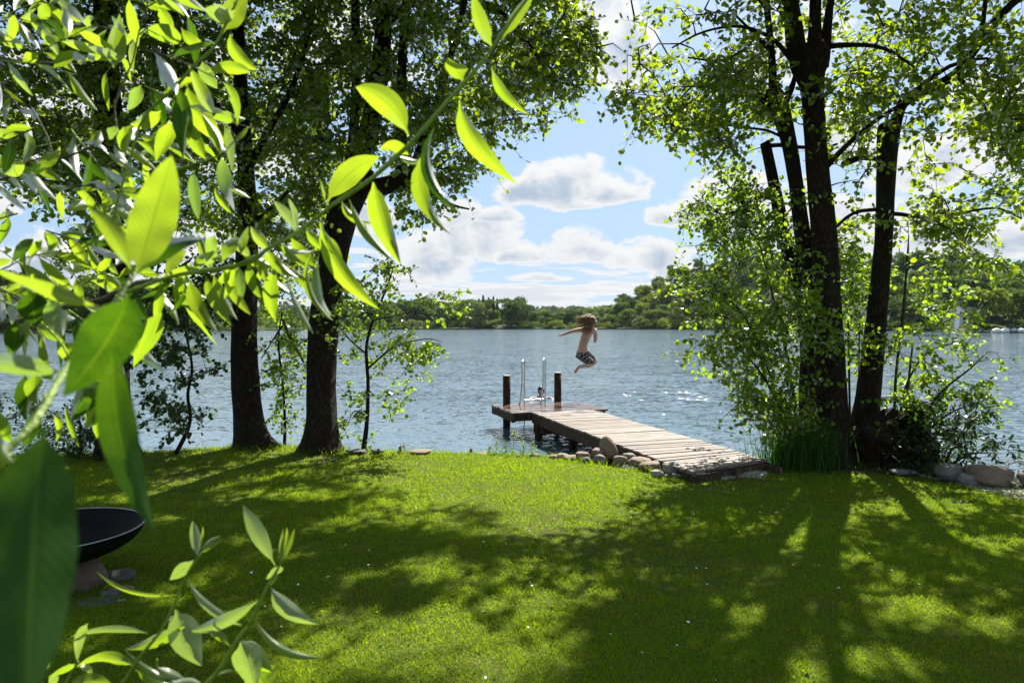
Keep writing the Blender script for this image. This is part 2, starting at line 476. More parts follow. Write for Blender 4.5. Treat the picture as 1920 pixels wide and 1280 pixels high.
def mat_lawn():
    m, nt, out = new_mat('lawn_soil')
    pos = geo_pos(nt)
    a = nt.noise(pos, 1.3, 5, 0.6)
    b = nt.noise(pos, 60, 4, 0.7)
    col = nt.mix(nt.ramp(b, 0.35, 0.65), (0.038, 0.062, 0.003, 1), (0.100, 0.135, 0.006, 1))
    col = nt.mix(nt.ramp(a, 0.52, 0.72, 0.0, 0.5), col, (0.085, 0.070, 0.016, 1))
    sp = nt.node('ShaderNodeSeparateXYZ'); nt.l.new(pos, sp.inputs[0])
    low = nt.ramp(sp.outputs[2], -0.16, -0.10)
    soil = nt.mix(nt.ramp(b, 0.3, 0.7), (0.035, 0.025, 0.016, 1), (0.085, 0.065, 0.045, 1))
    # bare earth under the big clump of trees
    dx = nt.m('MULTIPLY', nt.m('SUBTRACT', sp.outputs[0], 4.25), 0.62); dy = nt.m('SUBTRACT', sp.outputs[1], 8.65)
    rr = nt.m('ADD', nt.m('SQRT', nt.m('ADD', nt.m('MULTIPLY', dx, dx), nt.m('MULTIPLY', dy, dy))), nt.m('MULTIPLY', a, 0.5))
    bare = nt.ramp(rr, 0.80, 1.05)
    col = nt.mix(nt.m('MULTIPLY', low, bare), soil, col)
    principled(nt, out, col, 0.95, 0.1, 0, b, 0.8, 0.02)
    return m


M['lawn'] = mat_lawn()


def mat_hill():
    m, nt, out = new_mat('wooded_hill_ground')
    pos = geo_pos(nt)
    b = nt.noise(pos, 0.12, 6, 0.65)
    col = nt.mix(nt.ramp(b, 0.35, 0.65), (0.012, 0.024, 0.006, 1), (0.035, 0.06, 0.014, 1))
    principled(nt, out, col, 0.95, 0.1)
    return m


M['hill'] = mat_hill()


def mat_far(name, dark, light, trans):
    k = .95
    return mat_leaf(name, tuple(c * k for c in dark), tuple(c * k for c in light), tuple(c * k for c in trans), 0.30, 0.0, 0.6)


M['far_a'] = mat_far('far_foliage_green', (0.040, 0.075, 0.018), (0.085, 0.135, 0.030), (0.20, 0.29, 0.045))
M['far_b'] = mat_far('far_foliage_dark', (0.024, 0.050, 0.018), (0.050, 0.088, 0.028), (0.10, 0.17, 0.035))
M['far_c'] = mat_far('far_foliage_pale', (0.085, 0.125, 0.045), (0.14, 0.19, 0.065), (0.28, 0.36, 0.09))
M['far_d'] = mat_far('far_foliage_yellow', (0.075, 0.115, 0.015), (0.14, 0.19, 0.025), (0.32, 0.40, 0.04))
M['far_e'] = mat_far('far_foliage_purple', (0.060, 0.030, 0.040), (0.11, 0.06, 0.075), (0.16, 0.08, 0.09))


# ------------------------------------------------------------------ helpers: objects
def mesh_np(name, V, faces, mat, smooth=False, tone=None, tri=None, uv=None):
    """faces: (n,k) int array or a list of tuples"""
    me = bpy.data.meshes.new(name)
    V = np.asarray(V, dtype=np.float32).reshape(-1, 3)
    if isinstance(faces, np.ndarray):
        n, k = faces.shape
        me.vertices.add(len(V)); me.vertices.foreach_set('co', V.ravel())
        me.loops.add(n * k); me.loops.foreach_set('vertex_index', faces.astype(np.int32).ravel())
        me.polygons.add(n)
        me.polygons.foreach_set('loop_start', np.arange(0, n * k, k, dtype=np.int32))
        me.update(calc_edges=True)
    else:
        me.from_pydata([tuple(v) for v in V.tolist()], [], faces)
        me.update()
    if smooth:
        me.polygons.foreach_set('use_smooth', np.ones(len(me.polygons), dtype=bool))
    if tone is not None:
        a = me.attributes.new('tone', 'FLOAT', 'POINT')
        a.data.foreach_set('value', np.asarray(tone, dtype=np.float32))
    if uv is not None:
        l = me.uv_layers.new(name='UVMap')
        vi = np.empty(len(me.loops), dtype=np.int32); me.loops.foreach_get('vertex_index', vi)
        l.data.foreach_set('uv', np.asarray(uv, dtype=np.float32)[vi].ravel())
    me.materials.append(mat)
    return me


def link(name, me, parent=None):
    o = bpy.data.objects.new(name, me)
    C.objects.link(o)
    if parent is not None:
        o.parent = parent
        o.matrix_parent_inverse = Matrix.Translation(-parent.location) if parent.parent is None and parent.rotation_euler.to_matrix() == Matrix.Identity(3) else Matrix.Identity(4)
    return o


def tag(o, label=None, cat=None, group=None, kind=None):
    if label: o['label'] = label
    if cat: o['category'] = cat
    if group: o['group'] = group
    if kind: o['kind'] = kind
    return o


def thing(name, label, cat, loc=(0, 0, 0), group=None):
    o = bpy.data.objects.new(name, None)
    o.empty_display_size = 0.1
    o.location = loc
    C.objects.link(o)
    return tag(o, label, cat, group)


class MB:
    """collects vertices and faces of one mesh"""
    def __init__(s):
        s.V = []; s.F = []; s.tone = None

    def add(s, V, F):
        k = len(s.V)
        s.V.extend([tuple(v) for v in V])
        s.F.extend([tuple(i + k for i in f) for f in F])

    def box(s, c, size, rot=0.0, jit=0.0):
        hx, hy, hz = size[0] / 2, size[1] / 2, size[2] / 2
        ca, sa = math.cos(rot), math.sin(rot)
        V = []
        for z in (-hz, hz):
            for (x, y) in ((-hx, -hy), (hx, -hy), (hx, hy), (-hx, hy)):
                x2, y2 = x + R.uniform(-jit, jit), y + R.uniform(-jit, jit)
                V.append((c[0] + x2 * ca - y2 * sa, c[1] + x2 * sa + y2 * ca, c[2] + z + R.uniform(-jit, jit) * .4))
        s.add(V, [(0, 3, 2, 1), (4, 5, 6, 7), (0, 1, 5, 4), (1, 2, 6, 5), (2, 3, 7, 6), (3, 0, 4, 7)])

    def tube(s, pts, radii, n=8, cap=True, bump=0.0, seed=0):
        pts = [Vector(p) for p in pts]
        m_ = len(pts)
        rng = random.Random(seed)
        ph = [rng.uniform(0, 6.28) for _ in range(6)]
        up = Vector((0.13, 0.97, 0.21)).normalized()
        V = []
        t0 = (pts[1] - pts[0]).normalized()
        a = t0.cross(up)
        if a.length < 0.1: a = t0.cross(Vector((1, 0, 0)))
        a.normalize()
        for i, p in enumerate(pts):
            t = (pts[min(i + 1, m_ - 1)] - pts[max(i - 1, 0)])
            if t.length < 1e-9: t = t0
            t.normalize()
            a = (a - t * a.dot(t)).normalized()
            b = t.cross(a)
            r = radii[i] if hasattr(radii, '__len__') else radii
            for k in range(n):
                th = 2 * math.pi * k / n
                rr = r
                if bump:
                    rr *= 1 + bump * (math.sin(3 * th + ph[0] + i * .11) * .5 + math.sin(5 * th + ph[1] - i * .23) * .35 + math.sin(2 * th + ph[2] + i * .37) * .4
                                      + math.sin(i * 1.7 + ph[3] + 4 * th) * .22)
                V.append(p + (a * math.cos(th) + b * math.sin(th)) * rr)
        Fc = []
        for i in range(m_ - 1):
            for k in range(n):
                k2 = (k + 1) % n
                Fc.append((i * n + k, i * n + k2, (i + 1) * n + k2, (i + 1) * n + k))
        if cap:
            Fc.append(tuple(range(n))[::-1])
            Fc.append(tuple((m_ - 1) * n + k for k in range(n)))
        s.add(V, Fc)

    def build(s, name, mat, parent=None, smooth=False, bevel=0.0):
        me = bpy.data.meshes.new(name)
        me.from_pydata(s.V, [], s.F)
        me.update()
        if smooth: me.polygons.foreach_set('use_smooth', np.ones(len(me.polygons), dtype=bool))
        me.materials.append(mat)
        if s.tone is not None:
            a = me.attributes.new('tone', 'FLOAT', 'POINT')
            a.data.foreach_set('value', np.asarray(s.tone, dtype=np.float32))
        o = link(name, me, parent)
        if bevel:
            b = o.modifiers.new('bevel', 'BEVEL'); b.width = bevel; b.segments = 2
        return o


def spline(pts, step):
    """Catmull-Rom through points (any dimension), resampled about every step (first three dims)"""
    P = np.array(pts, float)
    P = np.vstack([2 * P[0] - P[1], P, 2 * P[-1] - P[-2]])
    out = []
    for i in range(1, len(P) - 2):
        L = np.linalg.norm(P[i + 1][:3] - P[i][:3])
        n = max(2, int(L / step))
        for k in range(n):
            t = k / n
            out.append(0.5 * ((2 * P[i]) + (-P[i - 1] + P[i + 1]) * t + (2 * P[i - 1] - 5 * P[i] + 4 * P[i + 1] - P[i + 2]) * t * t
                              + (-P[i - 1] + 3 * P[i] - 3 * P[i + 1] + P[i + 2]) * t ** 3))
    out.append(P[-2])
    return np.array(out)


def in_poly(pts, poly):
    x, y = pts[:, 0], pts[:, 1]
    ins = np.zeros(len(pts), bool)
    n = len(poly)
    j = n - 1
    for i in range(n):
        xi, yi = poly[i]; xj, yj = poly[j]
        c = ((yi > y) != (yj > y)) & (x < (xj - xi) * (y - yi) / (yj - yi + 1e-12) + xi)
        ins ^= c
        j = i
    return ins


# ------------------------------------------------------------------ ground, water, hills
LZ = -0.10            # lawn level at the shore
WZ = -0.47            # water level
SHX = [-60, -14, -8, -6.5, -4.8, -3.7, -2.6, -1.3, -0.3, 0.55, 1.2, 1.85, 2.5, 3.2, 3.9, 4.7, 5.1, 5.5, 6.2, 7.5, 10, 14, 60]
SHY = [6.0, 7.6, 8.5, 8.9, 9.4, 9.9, 9.75, 9.22, 9.1, 8.85, 8.30, 7.85, 7.9, 8.3, 9.2, 9.3, 8.6, 8.0, 7.3, 6.2, 4.6, 3.0, -6.0]


def shore(x):
    return np.interp(x, SHX, SHY)


def ground_z(x, y):
    s = shore(x)
    und = 0.018 * np.sin(x * .9 + 1.3) * np.cos(y * .7) + 0.010 * np.sin(x * 2.1 + y * 1.7)
    z = LZ + und + np.clip((4 - y) * 0.004, -.02, .1)
    d = y - s
    bank = np.interp(d, [-0.05, 0.12, 0.35, 0.8, 3, 30], [0, -.07, -.30, -.6, -1.3, -3.0])
    return z + bank


def build_ground():
    xs = np.concatenate([np.linspace(-60, -14, 12)[:-1], np.linspace(-14, 14, 240), np.linspace(14, 60, 12)[1:]])
    ts = np.concatenate([np.linspace(0, 1, 90), [1.0]])
    rows = []
    offs = [0.06, 0.12, 0.2, 0.3, 0.45, 0.8, 1.6, 3, 10, 30]
    for x in xs:
        s = shore(x) + 0.05 * math.sin(x * 6.1) + 0.03 * math.sin(x * 13.7 + 1)
        ys = list(-30 + (s + 30) * (1 - (1 - np.linspace(0, 1, 110)) ** 1.6)) + [s + o for o in offs]
        rows.append(np.stack([np.full(len(ys), x), ys], 1))
    G = np.array(rows)
    nx, ny = G.shape[:2]
    z = ground_z(G[..., 0], G[..., 1])
    V = np.concatenate([G, z[..., None]], 2).reshape(-1, 3)
    idx = np.arange(nx * ny).reshape(nx, ny)
    Fq = np.stack([idx[:-1, :-1], idx[1:, :-1], idx[1:, 1:], idx[:-1, 1:]], -1).reshape(-1, 4)
    o = link('ground', mesh_np('ground', V, Fq, M['lawn'], True))
    tag(o, 'mown lawn sloping gently to the lake shore', kind='structure')


build_ground()

wm = MB()
wm.add([(-4000, -60, WZ), (4000, -60, WZ), (4000, 5000, WZ), (-4000, 5000, WZ)], [(0, 1, 2, 3)])
water = wm.build('water', M['water'])
tag(water, 'rippled blue lake water', kind='structure')

# the far shore, by compass direction (photo column) -> distance of the water's edge, height of the land behind it
FPX = [-1600, -900, -400, 0, 250, 450, 700, 1000, 1180, 1300, 1400, 1500, 1700, 1780, 1810, 2000, 2400, 3200, 4200]
FD = [110, 130, 160, 190, 200, 290, 400, 440, 420, 395, 360, 320, 265, 240, 205, 195, 170, 140, 120]
FH = [8, 10, 12, 10, 8, 5, 4, 5, 15, 36, 42, 36, 26, 24, 21, 17, 13, 8, 8]


def far_D(px): return np.interp(px, FPX, FD)
def far_H(px): return np.interp(px, FPX, FH)


def far_z(px, d):
    """land height at column px, d metres behind the far water's edge"""
    t = np.clip(d / 95.0, 0, 1)
    s = t * t * (3 - 2 * t)
    return WZ + 0.25 + np.minimum(d * 0.03, 1.0) + (far_H(px)) * s


def far_pt(px, d):
    D = far_D(px) + d
    return np.array([D * (px - 960) / F, D, far_z(px, d)])


def build_hills():
    cols = np.concatenate([np.linspace(-1600, 4200, 260)])
    ds = np.array([-3, -0.5, 0, 2, 6, 12, 20, 30, 42, 55, 70, 85, 95, 120, 180, 300, 500])
    V = []
    for px in cols:
        for d in ds:
            D = far_D(px) + d + 2.0 * math.sin(px * .051) + 1.2 * math.sin(px * .13)
            z = float(far_z(px, max(d, 0))) + (0 if d >= 0 else -1.5) + (0.8 * math.sin(px * .021 + d * .05) if d > 10 else 0)
            if d > 120: z -= (d - 120) * .01
            V.append((D * (px - 960) / F, D, z))
    V = np.array(V)
    idx = np.arange(len(cols) * len(ds)).reshape(len(cols), len(ds))
    Fq = np.stack([idx[:-1, :-1], idx[1:, :-1], idx[1:, 1:], idx[:-1, 1:]], -1).reshape(-1, 4)
    o = link('hills', mesh_np('hills', V, Fq, M['hill'], True))
    tag(o, 'wooded land on the far side of the lake', kind='structure')
    # a second, distant ridge
    V = []
    cols = np.linspace(-600, 2600, 200); prof = [-40, 0, 60, 200, 500]
    for px in cols:
        for k, d in enumerate(prof):
            h = [-2, 4, 30, 44, 40][k] * (0.82 + 0.14 * math.sin(px * .011) + 0.07 * math.sin(px * .037 + 1))
            D = 1150 + d
            V.append((D * (px - 960) / F, D, h))
    V = np.array(V)
    idx = np.arange(len(cols) * 5).reshape(len(cols), 5)
    Fq = np.stack([idx[:-1, :-1], idx[1:, :-1], idx[1:, 1:], idx[:-1, 1:]], -1).reshape(-1, 4)
    o = link('distant_ridge', mesh_np('distant_ridge', V, Fq, M['hill'], True))
    tag(o, 'low blue green ridge beyond the lake', kind='structure')


build_hills()


# ------------------------------------------------------------------ foliage generators
def rand_unit(n):
    v = NR.normal(size=(n, 3))
    return v / np.linalg.norm(v, axis=1, keepdims=True)


def clump_faces(P, size, N, squash=1.0):
    """a ragged four-cornered leaf clump at each P facing N"""
    n = len(P)
    a = np.cross(N, rand_unit(n)); a /= np.linalg.norm(a, axis=1, keepdims=True) + 1e-9
    b = np.cross(N, a)
    s = size[:, None] if hasattr(size, 'shape') else size
    q = []
    for k in range(4):
        th = math.pi / 2 * k
        r = s * NR.uniform(.55, 1.15, (n, 1))
        q.append(P + a * math.cos(th) * r + b * math.sin(th) * r * squash)
    V = np.stack(q, 1).reshape(-1, 3)
    Fq = np.arange(n * 4).reshape(n, 4)
    return V, Fq


def far_crown(kind, n, seed):
    """crown about 1 unit high and wide, of lobes made of many leaf clumps"""
    g = np.random.default_rng(seed)
    P = []; N = []
    if kind == 'conifer':
        h = g.uniform(0, 1, n) ** .8
        rad = (1 - h) * .20 * (0.75 + .35 * np.sin(h * 60)) + .012
        th = g.uniform(0, 2 * np.pi, n)
        rr = rad * g.uniform(.5, 1, n)
        P = np.stack([rr * np.cos(th), rr * np.sin(th), .06 + h * .94], 1)
        N = np.stack([np.cos(th), np.sin(th), .5 + 0 * th], 1)
    else:
        if kind == 'round':
            lobes = [(g.uniform(-.26, .26), g.uniform(-.26, .26), g.uniform(.14, .80), g.uniform(.14, .25)) for _ in range(16)]
        elif kind == 'tall':
            lobes = [(g.uniform(-.15, .15), g.uniform(-.15, .15), g.uniform(.10, .88), g.uniform(.10, .17)) for _ in range(20)]
        elif kind == 'columnar':
            lobes = [(g.uniform(-.035, .035), g.uniform(-.035, .035), z, .085 * (1.15 - z * .7)) for z in np.linspace(.12, .93, 14)]
        else:  # shrub
            lobes = [(g.uniform(-.42, .42), g.uniform(-.42, .42), g.uniform(.15, .62), g.uniform(.2, .34)) for _ in range(12)]
        L = np.array(lobes)
        w = L[:, 3] ** 2; w /= w.sum()
        k = g.choice(len(L), n, p=w)
        d = g.normal(size=(n, 3)); d /= np.linalg.norm(d, axis=1, keepdims=True)
        d[:, 2] = np.where(d[:, 2] < -.3, -d[:, 2] * .6, d[:, 2])
        r = L[k, 3] * g.uniform(.72, 1.08, n)
        P = L[k, :3] + d * r[:, None] * np.array([1, 1, .85])
        P[:, 2] = np.clip(P[:, 2], .02, 1.02)
        N = d
    N = N + g.normal(size=(n, 3)) * .55
    N /= np.linalg.norm(N, axis=1, keepdims=True)
    sz = {'conifer': .030, 'round': .036, 'tall': .030, 'columnar': .024, 'shrub': .05}[kind]
    V, Fq = clump_faces(np.array(P), sz * g.uniform(.6, 1.3, n), N)
    tone = np.repeat(g.uniform(0, 1, n) * .5 + .5 * g.uniform(0, 1, 16)[(np.array(P)[:, 2] * 15).astype(int) % 16], 4)
    return V, Fq, tone


def build_far_trees():
    protos = {}
    spec = [('round', 'far_a', 5), ('round', 'far_b', 3), ('round', 'far_c', 2), ('round', 'far_d', 2), ('tall', 'far_a', 3), ('tall', 'far_b', 3), ('tall', 'far_c', 1),
            ('shrub', 'far_a', 2), ('shrub', 'far_d', 3), ('shrub', 'far_c', 2), ('conifer', 'far_b', 3), ('columnar', 'far_b', 1), ('round', 'far_e', 1)]
    sd = 100
    for k, mt, cnt in spec:
        for i in range(cnt):
            sd += 1
            n = {'round': 2200, 'tall': 1900, 'shrub': 800, 'conifer': 900, 'columnar': 500}[k]
            V, Fq, tone = far_crown(k, n, sd)
            name = {'round': 'crown', 'tall': 'crown', 'shrub': 'crown', 'conifer': 'crown', 'columnar': 'crown'}[k]
            protos.setdefault((k, mt), []).append(mesh_np(name, V, Fq, M[mt], False, tone))
    tm = MB(); tm.tube([(0, 0, -.06), (0.01, 0, .3), (0, .01, .62)], [.026, .018, .008], 6)
    trunk_me = bpy.data.meshes.new('trunk'); trunk_me.from_pydata(tm.V, [], tm.F); trunk_me.materials.append(M['far_bark'])
    LAB = {('round', 'far_a'): ('broadleaf_tree', 'mid green round crowned tree in the far shore wood', 'tree', 'green round trees across the lake'),
           ('round', 'far_b'): ('broadleaf_tree', 'dark green round crowned tree in the far shore wood', 'tree', 'dark round trees across the lake'),
           ('round', 'far_c'): ('broadleaf_tree', 'pale grey green round tree in the far shore wood', 'tree', 'pale round trees across the lake'),
           ('round', 'far_d'): ('broadleaf_tree', 'yellow green round tree in the far shore wood', 'tree', 'yellow green trees across the lake'),
           ('tall', 'far_a'): ('broadleaf_tree', 'tall mid green tree in the far shore wood', 'tree', 'tall green trees across the lake'),
           ('tall', 'far_b'): ('broadleaf_tree', 'tall dark green tree in the far shore wood', 'tree', 'tall dark trees across the lake'),
           ('tall', 'far_c'): ('broadleaf_tree', 'tall pale silvery tree in the far shore wood', 'tree', 'tall pale trees across the lake'),
           ('shrub', 'far_a'): ('shore_shrub', 'green shrub overhanging the far water edge', 'shrub', 'green shrubs on the far water edge'),
           ('shrub', 'far_d'): ('shore_shrub', 'yellow green shrub overhanging the far water edge', 'shrub', 'yellow green shrubs on the far water edge'),
           ('shrub', 'far_c'): ('shore_shrub', 'pale willow shrub overhanging the far water edge', 'shrub', 'pale shrubs on the far water edge'),
           ('conifer', 'far_b'): ('conifer_tree', 'dark pointed conifer rising above the far shore wood', 'tree', 'pointed conifers across the lake'),
           ('columnar', 'far_b'): ('poplar_tree', 'single dark narrow poplar on the far shore, left of the jumping person', 'tree', None),
           ('round', 'far_e'): ('copper_beech', 'purple leaved tree on the far hillside, behind the right alder leaves', 'tree', None)}

    ZONES = [(60, 'by the left picture edge'), (250, 'left of the leftmost trunk'), (440, 'between the two leftmost trunks'), (660, 'beside the forked tree'), (760, 'behind the slender sapling'),
             (840, 'just right of the slender sapling'), (888, 'left of the pointed conifers'), (940, 'under the pointed conifers'), (985, 'beyond the ladder'), (1045, 'left of the jumper'),
             (1125, 'behind the jumper'), (1190, 'right of the jumper'), (1240, 'at the hill foot'), (1300, 'where the hill climbs'), (1420, 'behind the bright thicket'), (1660, 'between the right trunks'),
             (1780, 'behind the right shoots'), (1850, 'near the lake house'), (1890, 'above the covered boats'), (9999, 'by the right picture edge')]

    def put(kind, mt, px, d, h, wscale=1.0, trunk=True, z=None):
        p = far_pt(px, d)
        nm, lab, cat, grp = LAB[(kind, mt)]
        if grp and kind != 'conifer':
            zone = next(z for lim, z in ZONES if px < lim)
            row = next(r_ for lim, r_ in ((5, 'at the water edge'), (18, 'in the front row'), (34, 'in the second row'), (57, 'halfway up the bank'), (80, 'high on the bank'), (999, 'on the skyline')) if d < lim)
            lab = lab.split(' in the far')[0].split(' overhanging')[0].replace('round crowned', 'round') + ' ' + row + ', ' + zone
            grp = 'trees of the far shore wood' if cat == 'tree' else 'shrubs on the far water edge'
        t = thing(nm, lab, cat, (p[0], p[1], p[2] if z is None else z), grp)
        o = bpy.data.objects.new('crown', R.choice(protos[(kind, mt)]))
        C.objects.link(o); o.parent = t
        w = h * wscale
        o.scale = (w, w, h); o.rotation_euler = (0, 0, R.uniform(0, 6.28))
        if trunk and kind != 'shrub':
            k = bpy.data.objects.new('trunk', trunk_me)
            C.objects.link(k); k.parent = t; k.scale = (h, h, h)
        return t
    n = 0
    # water-edge shrubs
    px = -60.0
    while px < 2010:
        D = far_D(px)
        h = R.uniform(3.6, 6.5) * (0.8 if D < 300 else 1.1)
        if 860 < px < 1300: h *= 1.15
        mt = R.choice(['far_a', 'far_a', 'far_d', 'far_d', 'far_c'])
        gap = 1800 < px < 1870
        if not (1770 < px < 1905) or R.random() < .35:
            put('shrub', mt, px, R.uniform(1.2, 4), h * (.55 if gap else 1), R.uniform(.9, 1.5)); n += 1
        px += h * F / D * R.uniform(.8, 1.25)
    # rows of trees behind, higher up the slope
    for row, (d0, d1) in enumerate(((7, 16), (20, 32), (38, 55), (60, 78), (82, 110))):
        px = -80.0 + row * 13
        while px < 2020:
            D = far_D(px)
            low = 985 < px < 1150
            hid = 430 < px < 640 or (1420 < px < 1660 and row < 3)
            if hid:
                px += 34; continue
            if low and row > 2:
                px += 20; continue
            h = R.uniform(11, 17)
            if 740 < px < 975: h = R.uniform(15, 19.5)
            if low: h = R.uniform(7, 11)
            if 1150 <= px < 1260: h = R.uniform(11, 15)
            if px > 1290: h = R.uniform(11, 15.5)
            if px > 1840 and row < 2: h = R.uniform(12, 16)
            if 1770 < px < 1850 and row == 0:
                px += 12; continue
            if 1790 < px < 1830 and row == 1:
                px += 12; continue
            k = R.choice(['round', 'round', 'round', 'tall'])
            if 740 < px < 975: k = R.choice(['tall', 'tall', 'round'])
            mt = R.choice(['far_a', 'far_a', 'far_a', 'far_b', 'far_b', 'far_c', 'far_d'] if k == 'round' else ['far_a', 'far_a', 'far_b', 'far_c'])
            put(k, mt, px, R.uniform(d0, d1), h, R.uniform(1.0, 1.3) if k == 'round' else R.uniform(1.1, 1.5)); n += 1
            step = h * F / D * (R.uniform(.62, .95) if k == 'round' else R.uniform(.42, .62))
            px += max(step, 13) * (1.45 if row > 2 and px < 1170 else 1.08)
    for px, d, h in ((898, 26, 18), (906, 30, 20), (916, 24, 19), (925, 28, 19.5), (932, 32, 18), (891, 22, 17), (912, 22, 17.5)):
        put('conifer', 'far_b', px, d, h, 0.95)
    put('columnar', 'far_b', 977, 9, 15, 1.0)
    put('round', 'far_e', 1291, 30, 15, 1.1)
    for px, d, h in ((1029, 16, 11.5), (1072, 14, 11.8), (1116, 18, 11), (1050, 40, 9), (1003, 16, 10.5)):
        put('round', 'far_b', px, d, h, .95)
    print('far trees', n)
    # the far-off wood on the ridge reads as one mass
    cnt = 9000
    px = NR.uniform(-300, 2300, cnt); t = NR.uniform(0, 1, cnt)
    D = 1150 + t * 200
    h = np.interp(t, [0, .3, 1], [6, 31, 44]) * (0.82 + 0.14 * np.sin(px * .011) + 0.07 * np.sin(px * .037 + 1)) + NR.uniform(-2, 7, cnt)
    P = np.stack([D * (px - 960) / F, D, h], 1)
    N = np.tile(np.array([0, -.6, .8]), (cnt, 1)) + NR.normal(size=(cnt, 3)) * .5
    N /= np.linalg.norm(N, axis=1, keepdims=True)
    V, Fq = clump_faces(P, NR.uniform(3, 6.5, cnt), N)
    o = link('distant_wood', mesh_np('distant_wood', V, Fq, M['far_b'], False, np.repeat(NR.uniform(0, 1, cnt), 4)))
    tag(o, 'hazy wood covering the most distant ridge', 'wood', kind='stuff')
    # undergrowth filling the far slopes between the trunks
    cnt = 26000
    px = NR.uniform(-80, 2050, cnt); d = NR.uniform(0.3, 1, cnt) ** 1.0 * 118
    keep = ~((px > 1765) & (px < 1850) & (d < 28))
    px, d = px[keep], d[keep]; cnt = len(px)
    D = far_D(px) + d
    P = np.stack([D * (px - 960) / F, D, far_z(px, d) + NR.uniform(0, 4.5, cnt) * np.where(d > 90, .6, 1)], 1)
    N = np.tile(np.array([0, -.4, .7]), (cnt, 1)) + NR.normal(size=(cnt, 3)) * .7
    N /= np.linalg.norm(N, axis=1, keepdims=True)
    V, Fq = clump_faces(P, NR.uniform(.5, 1.3, cnt), N)
    o = link('undergrowth', mesh_np('undergrowth', V, Fq, M['far_a'], False, np.repeat(NR.uniform(0, 1, cnt), 4)))
    tag(o, 'green undergrowth between the trees of the far shore', 'undergrowth', kind='stuff')


build_far_trees()


# ---- house and boats on the far right shore
def build_house():
    base = far_pt(1816, 24)
    bx, by, bz = base[0], base[1], 3.0
    t = thing('lake_house', 'grey roofed white house among the trees on the far right shore', 'house', (bx, by, bz))
    w = MB()
    # walls with a gable to the right, roof slope facing the lake
    hw, hd, hh = 3.4, 2.6, 2.5
    rot = math.radians(-18)

    def T(p): return (bx + p[0] * math.cos(rot) - p[1] * math.sin(rot), by + p[0] * math.sin(rot) + p[1] * math.cos(rot), bz + p[2])
    w.add([T(p) for p in [(-hw, -hd, -3), (hw, -hd, -3), (hw, hd, -3), (-hw, hd, -3), (-hw, -hd, hh), (hw, -hd, hh), (hw, hd, hh), (-hw, hd, hh), (-hw, 0, hh + 2.2), (hw, 0, hh + 2.2)]],
          [(0, 1, 5, 4), (1, 2, 6, 9, 5), (2, 3, 7, 6), (3, 0, 4, 8, 7)])
    w.build('wall', mat_simple('white_render', (.62, .62, .60), (.72, .72, .70), 2), t)
    r = MB()
    o_ = .45
    r.add([T(p) for p in [(-hw - o_, -hd - o_, hh - .35), (hw + o_, -hd - o_, hh - .35), (hw + o_, 0, hh + 2.4), (-hw - o_, 0, hh + 2.4), (hw + o_, hd + o_, hh - .35), (-hw - o_, hd + o_, hh - .35),
                          (-hw - o_, -hd - o_, hh - .5), (hw + o_, -hd - o_, hh - .5), (hw + o_, 0, hh + 2.22), (-hw - o_, 0, hh + 2.22), (hw + o_, hd + o_, hh - .5), (-hw - o_, hd + o_, hh - .5)]],
          [(0, 1, 2, 3), (3, 2, 4, 5), (7, 6, 9, 8), (8, 9, 11, 10), (0, 6, 7, 1), (1, 7, 8, 2), (2, 8, 10, 4), (4, 10, 11, 5), (5, 11, 9, 3), (3, 9, 6, 0)])
    rf = r.build('roof', mat_simple('grey_slate', (.14, .14, .15), (.22, .22, .23), 2), t)
    glass = mat_simple('window_glass', (.03, .04, .05), (.05, .06, .07), 2, 0.1)
    for x in (-2.0, 0.1, 2.1):
        m = MB()
        c = T((x, -hd - .03, 1.1)); m.box(c, (.9, .08, 1.1), rot); m.build('window', glass, t)


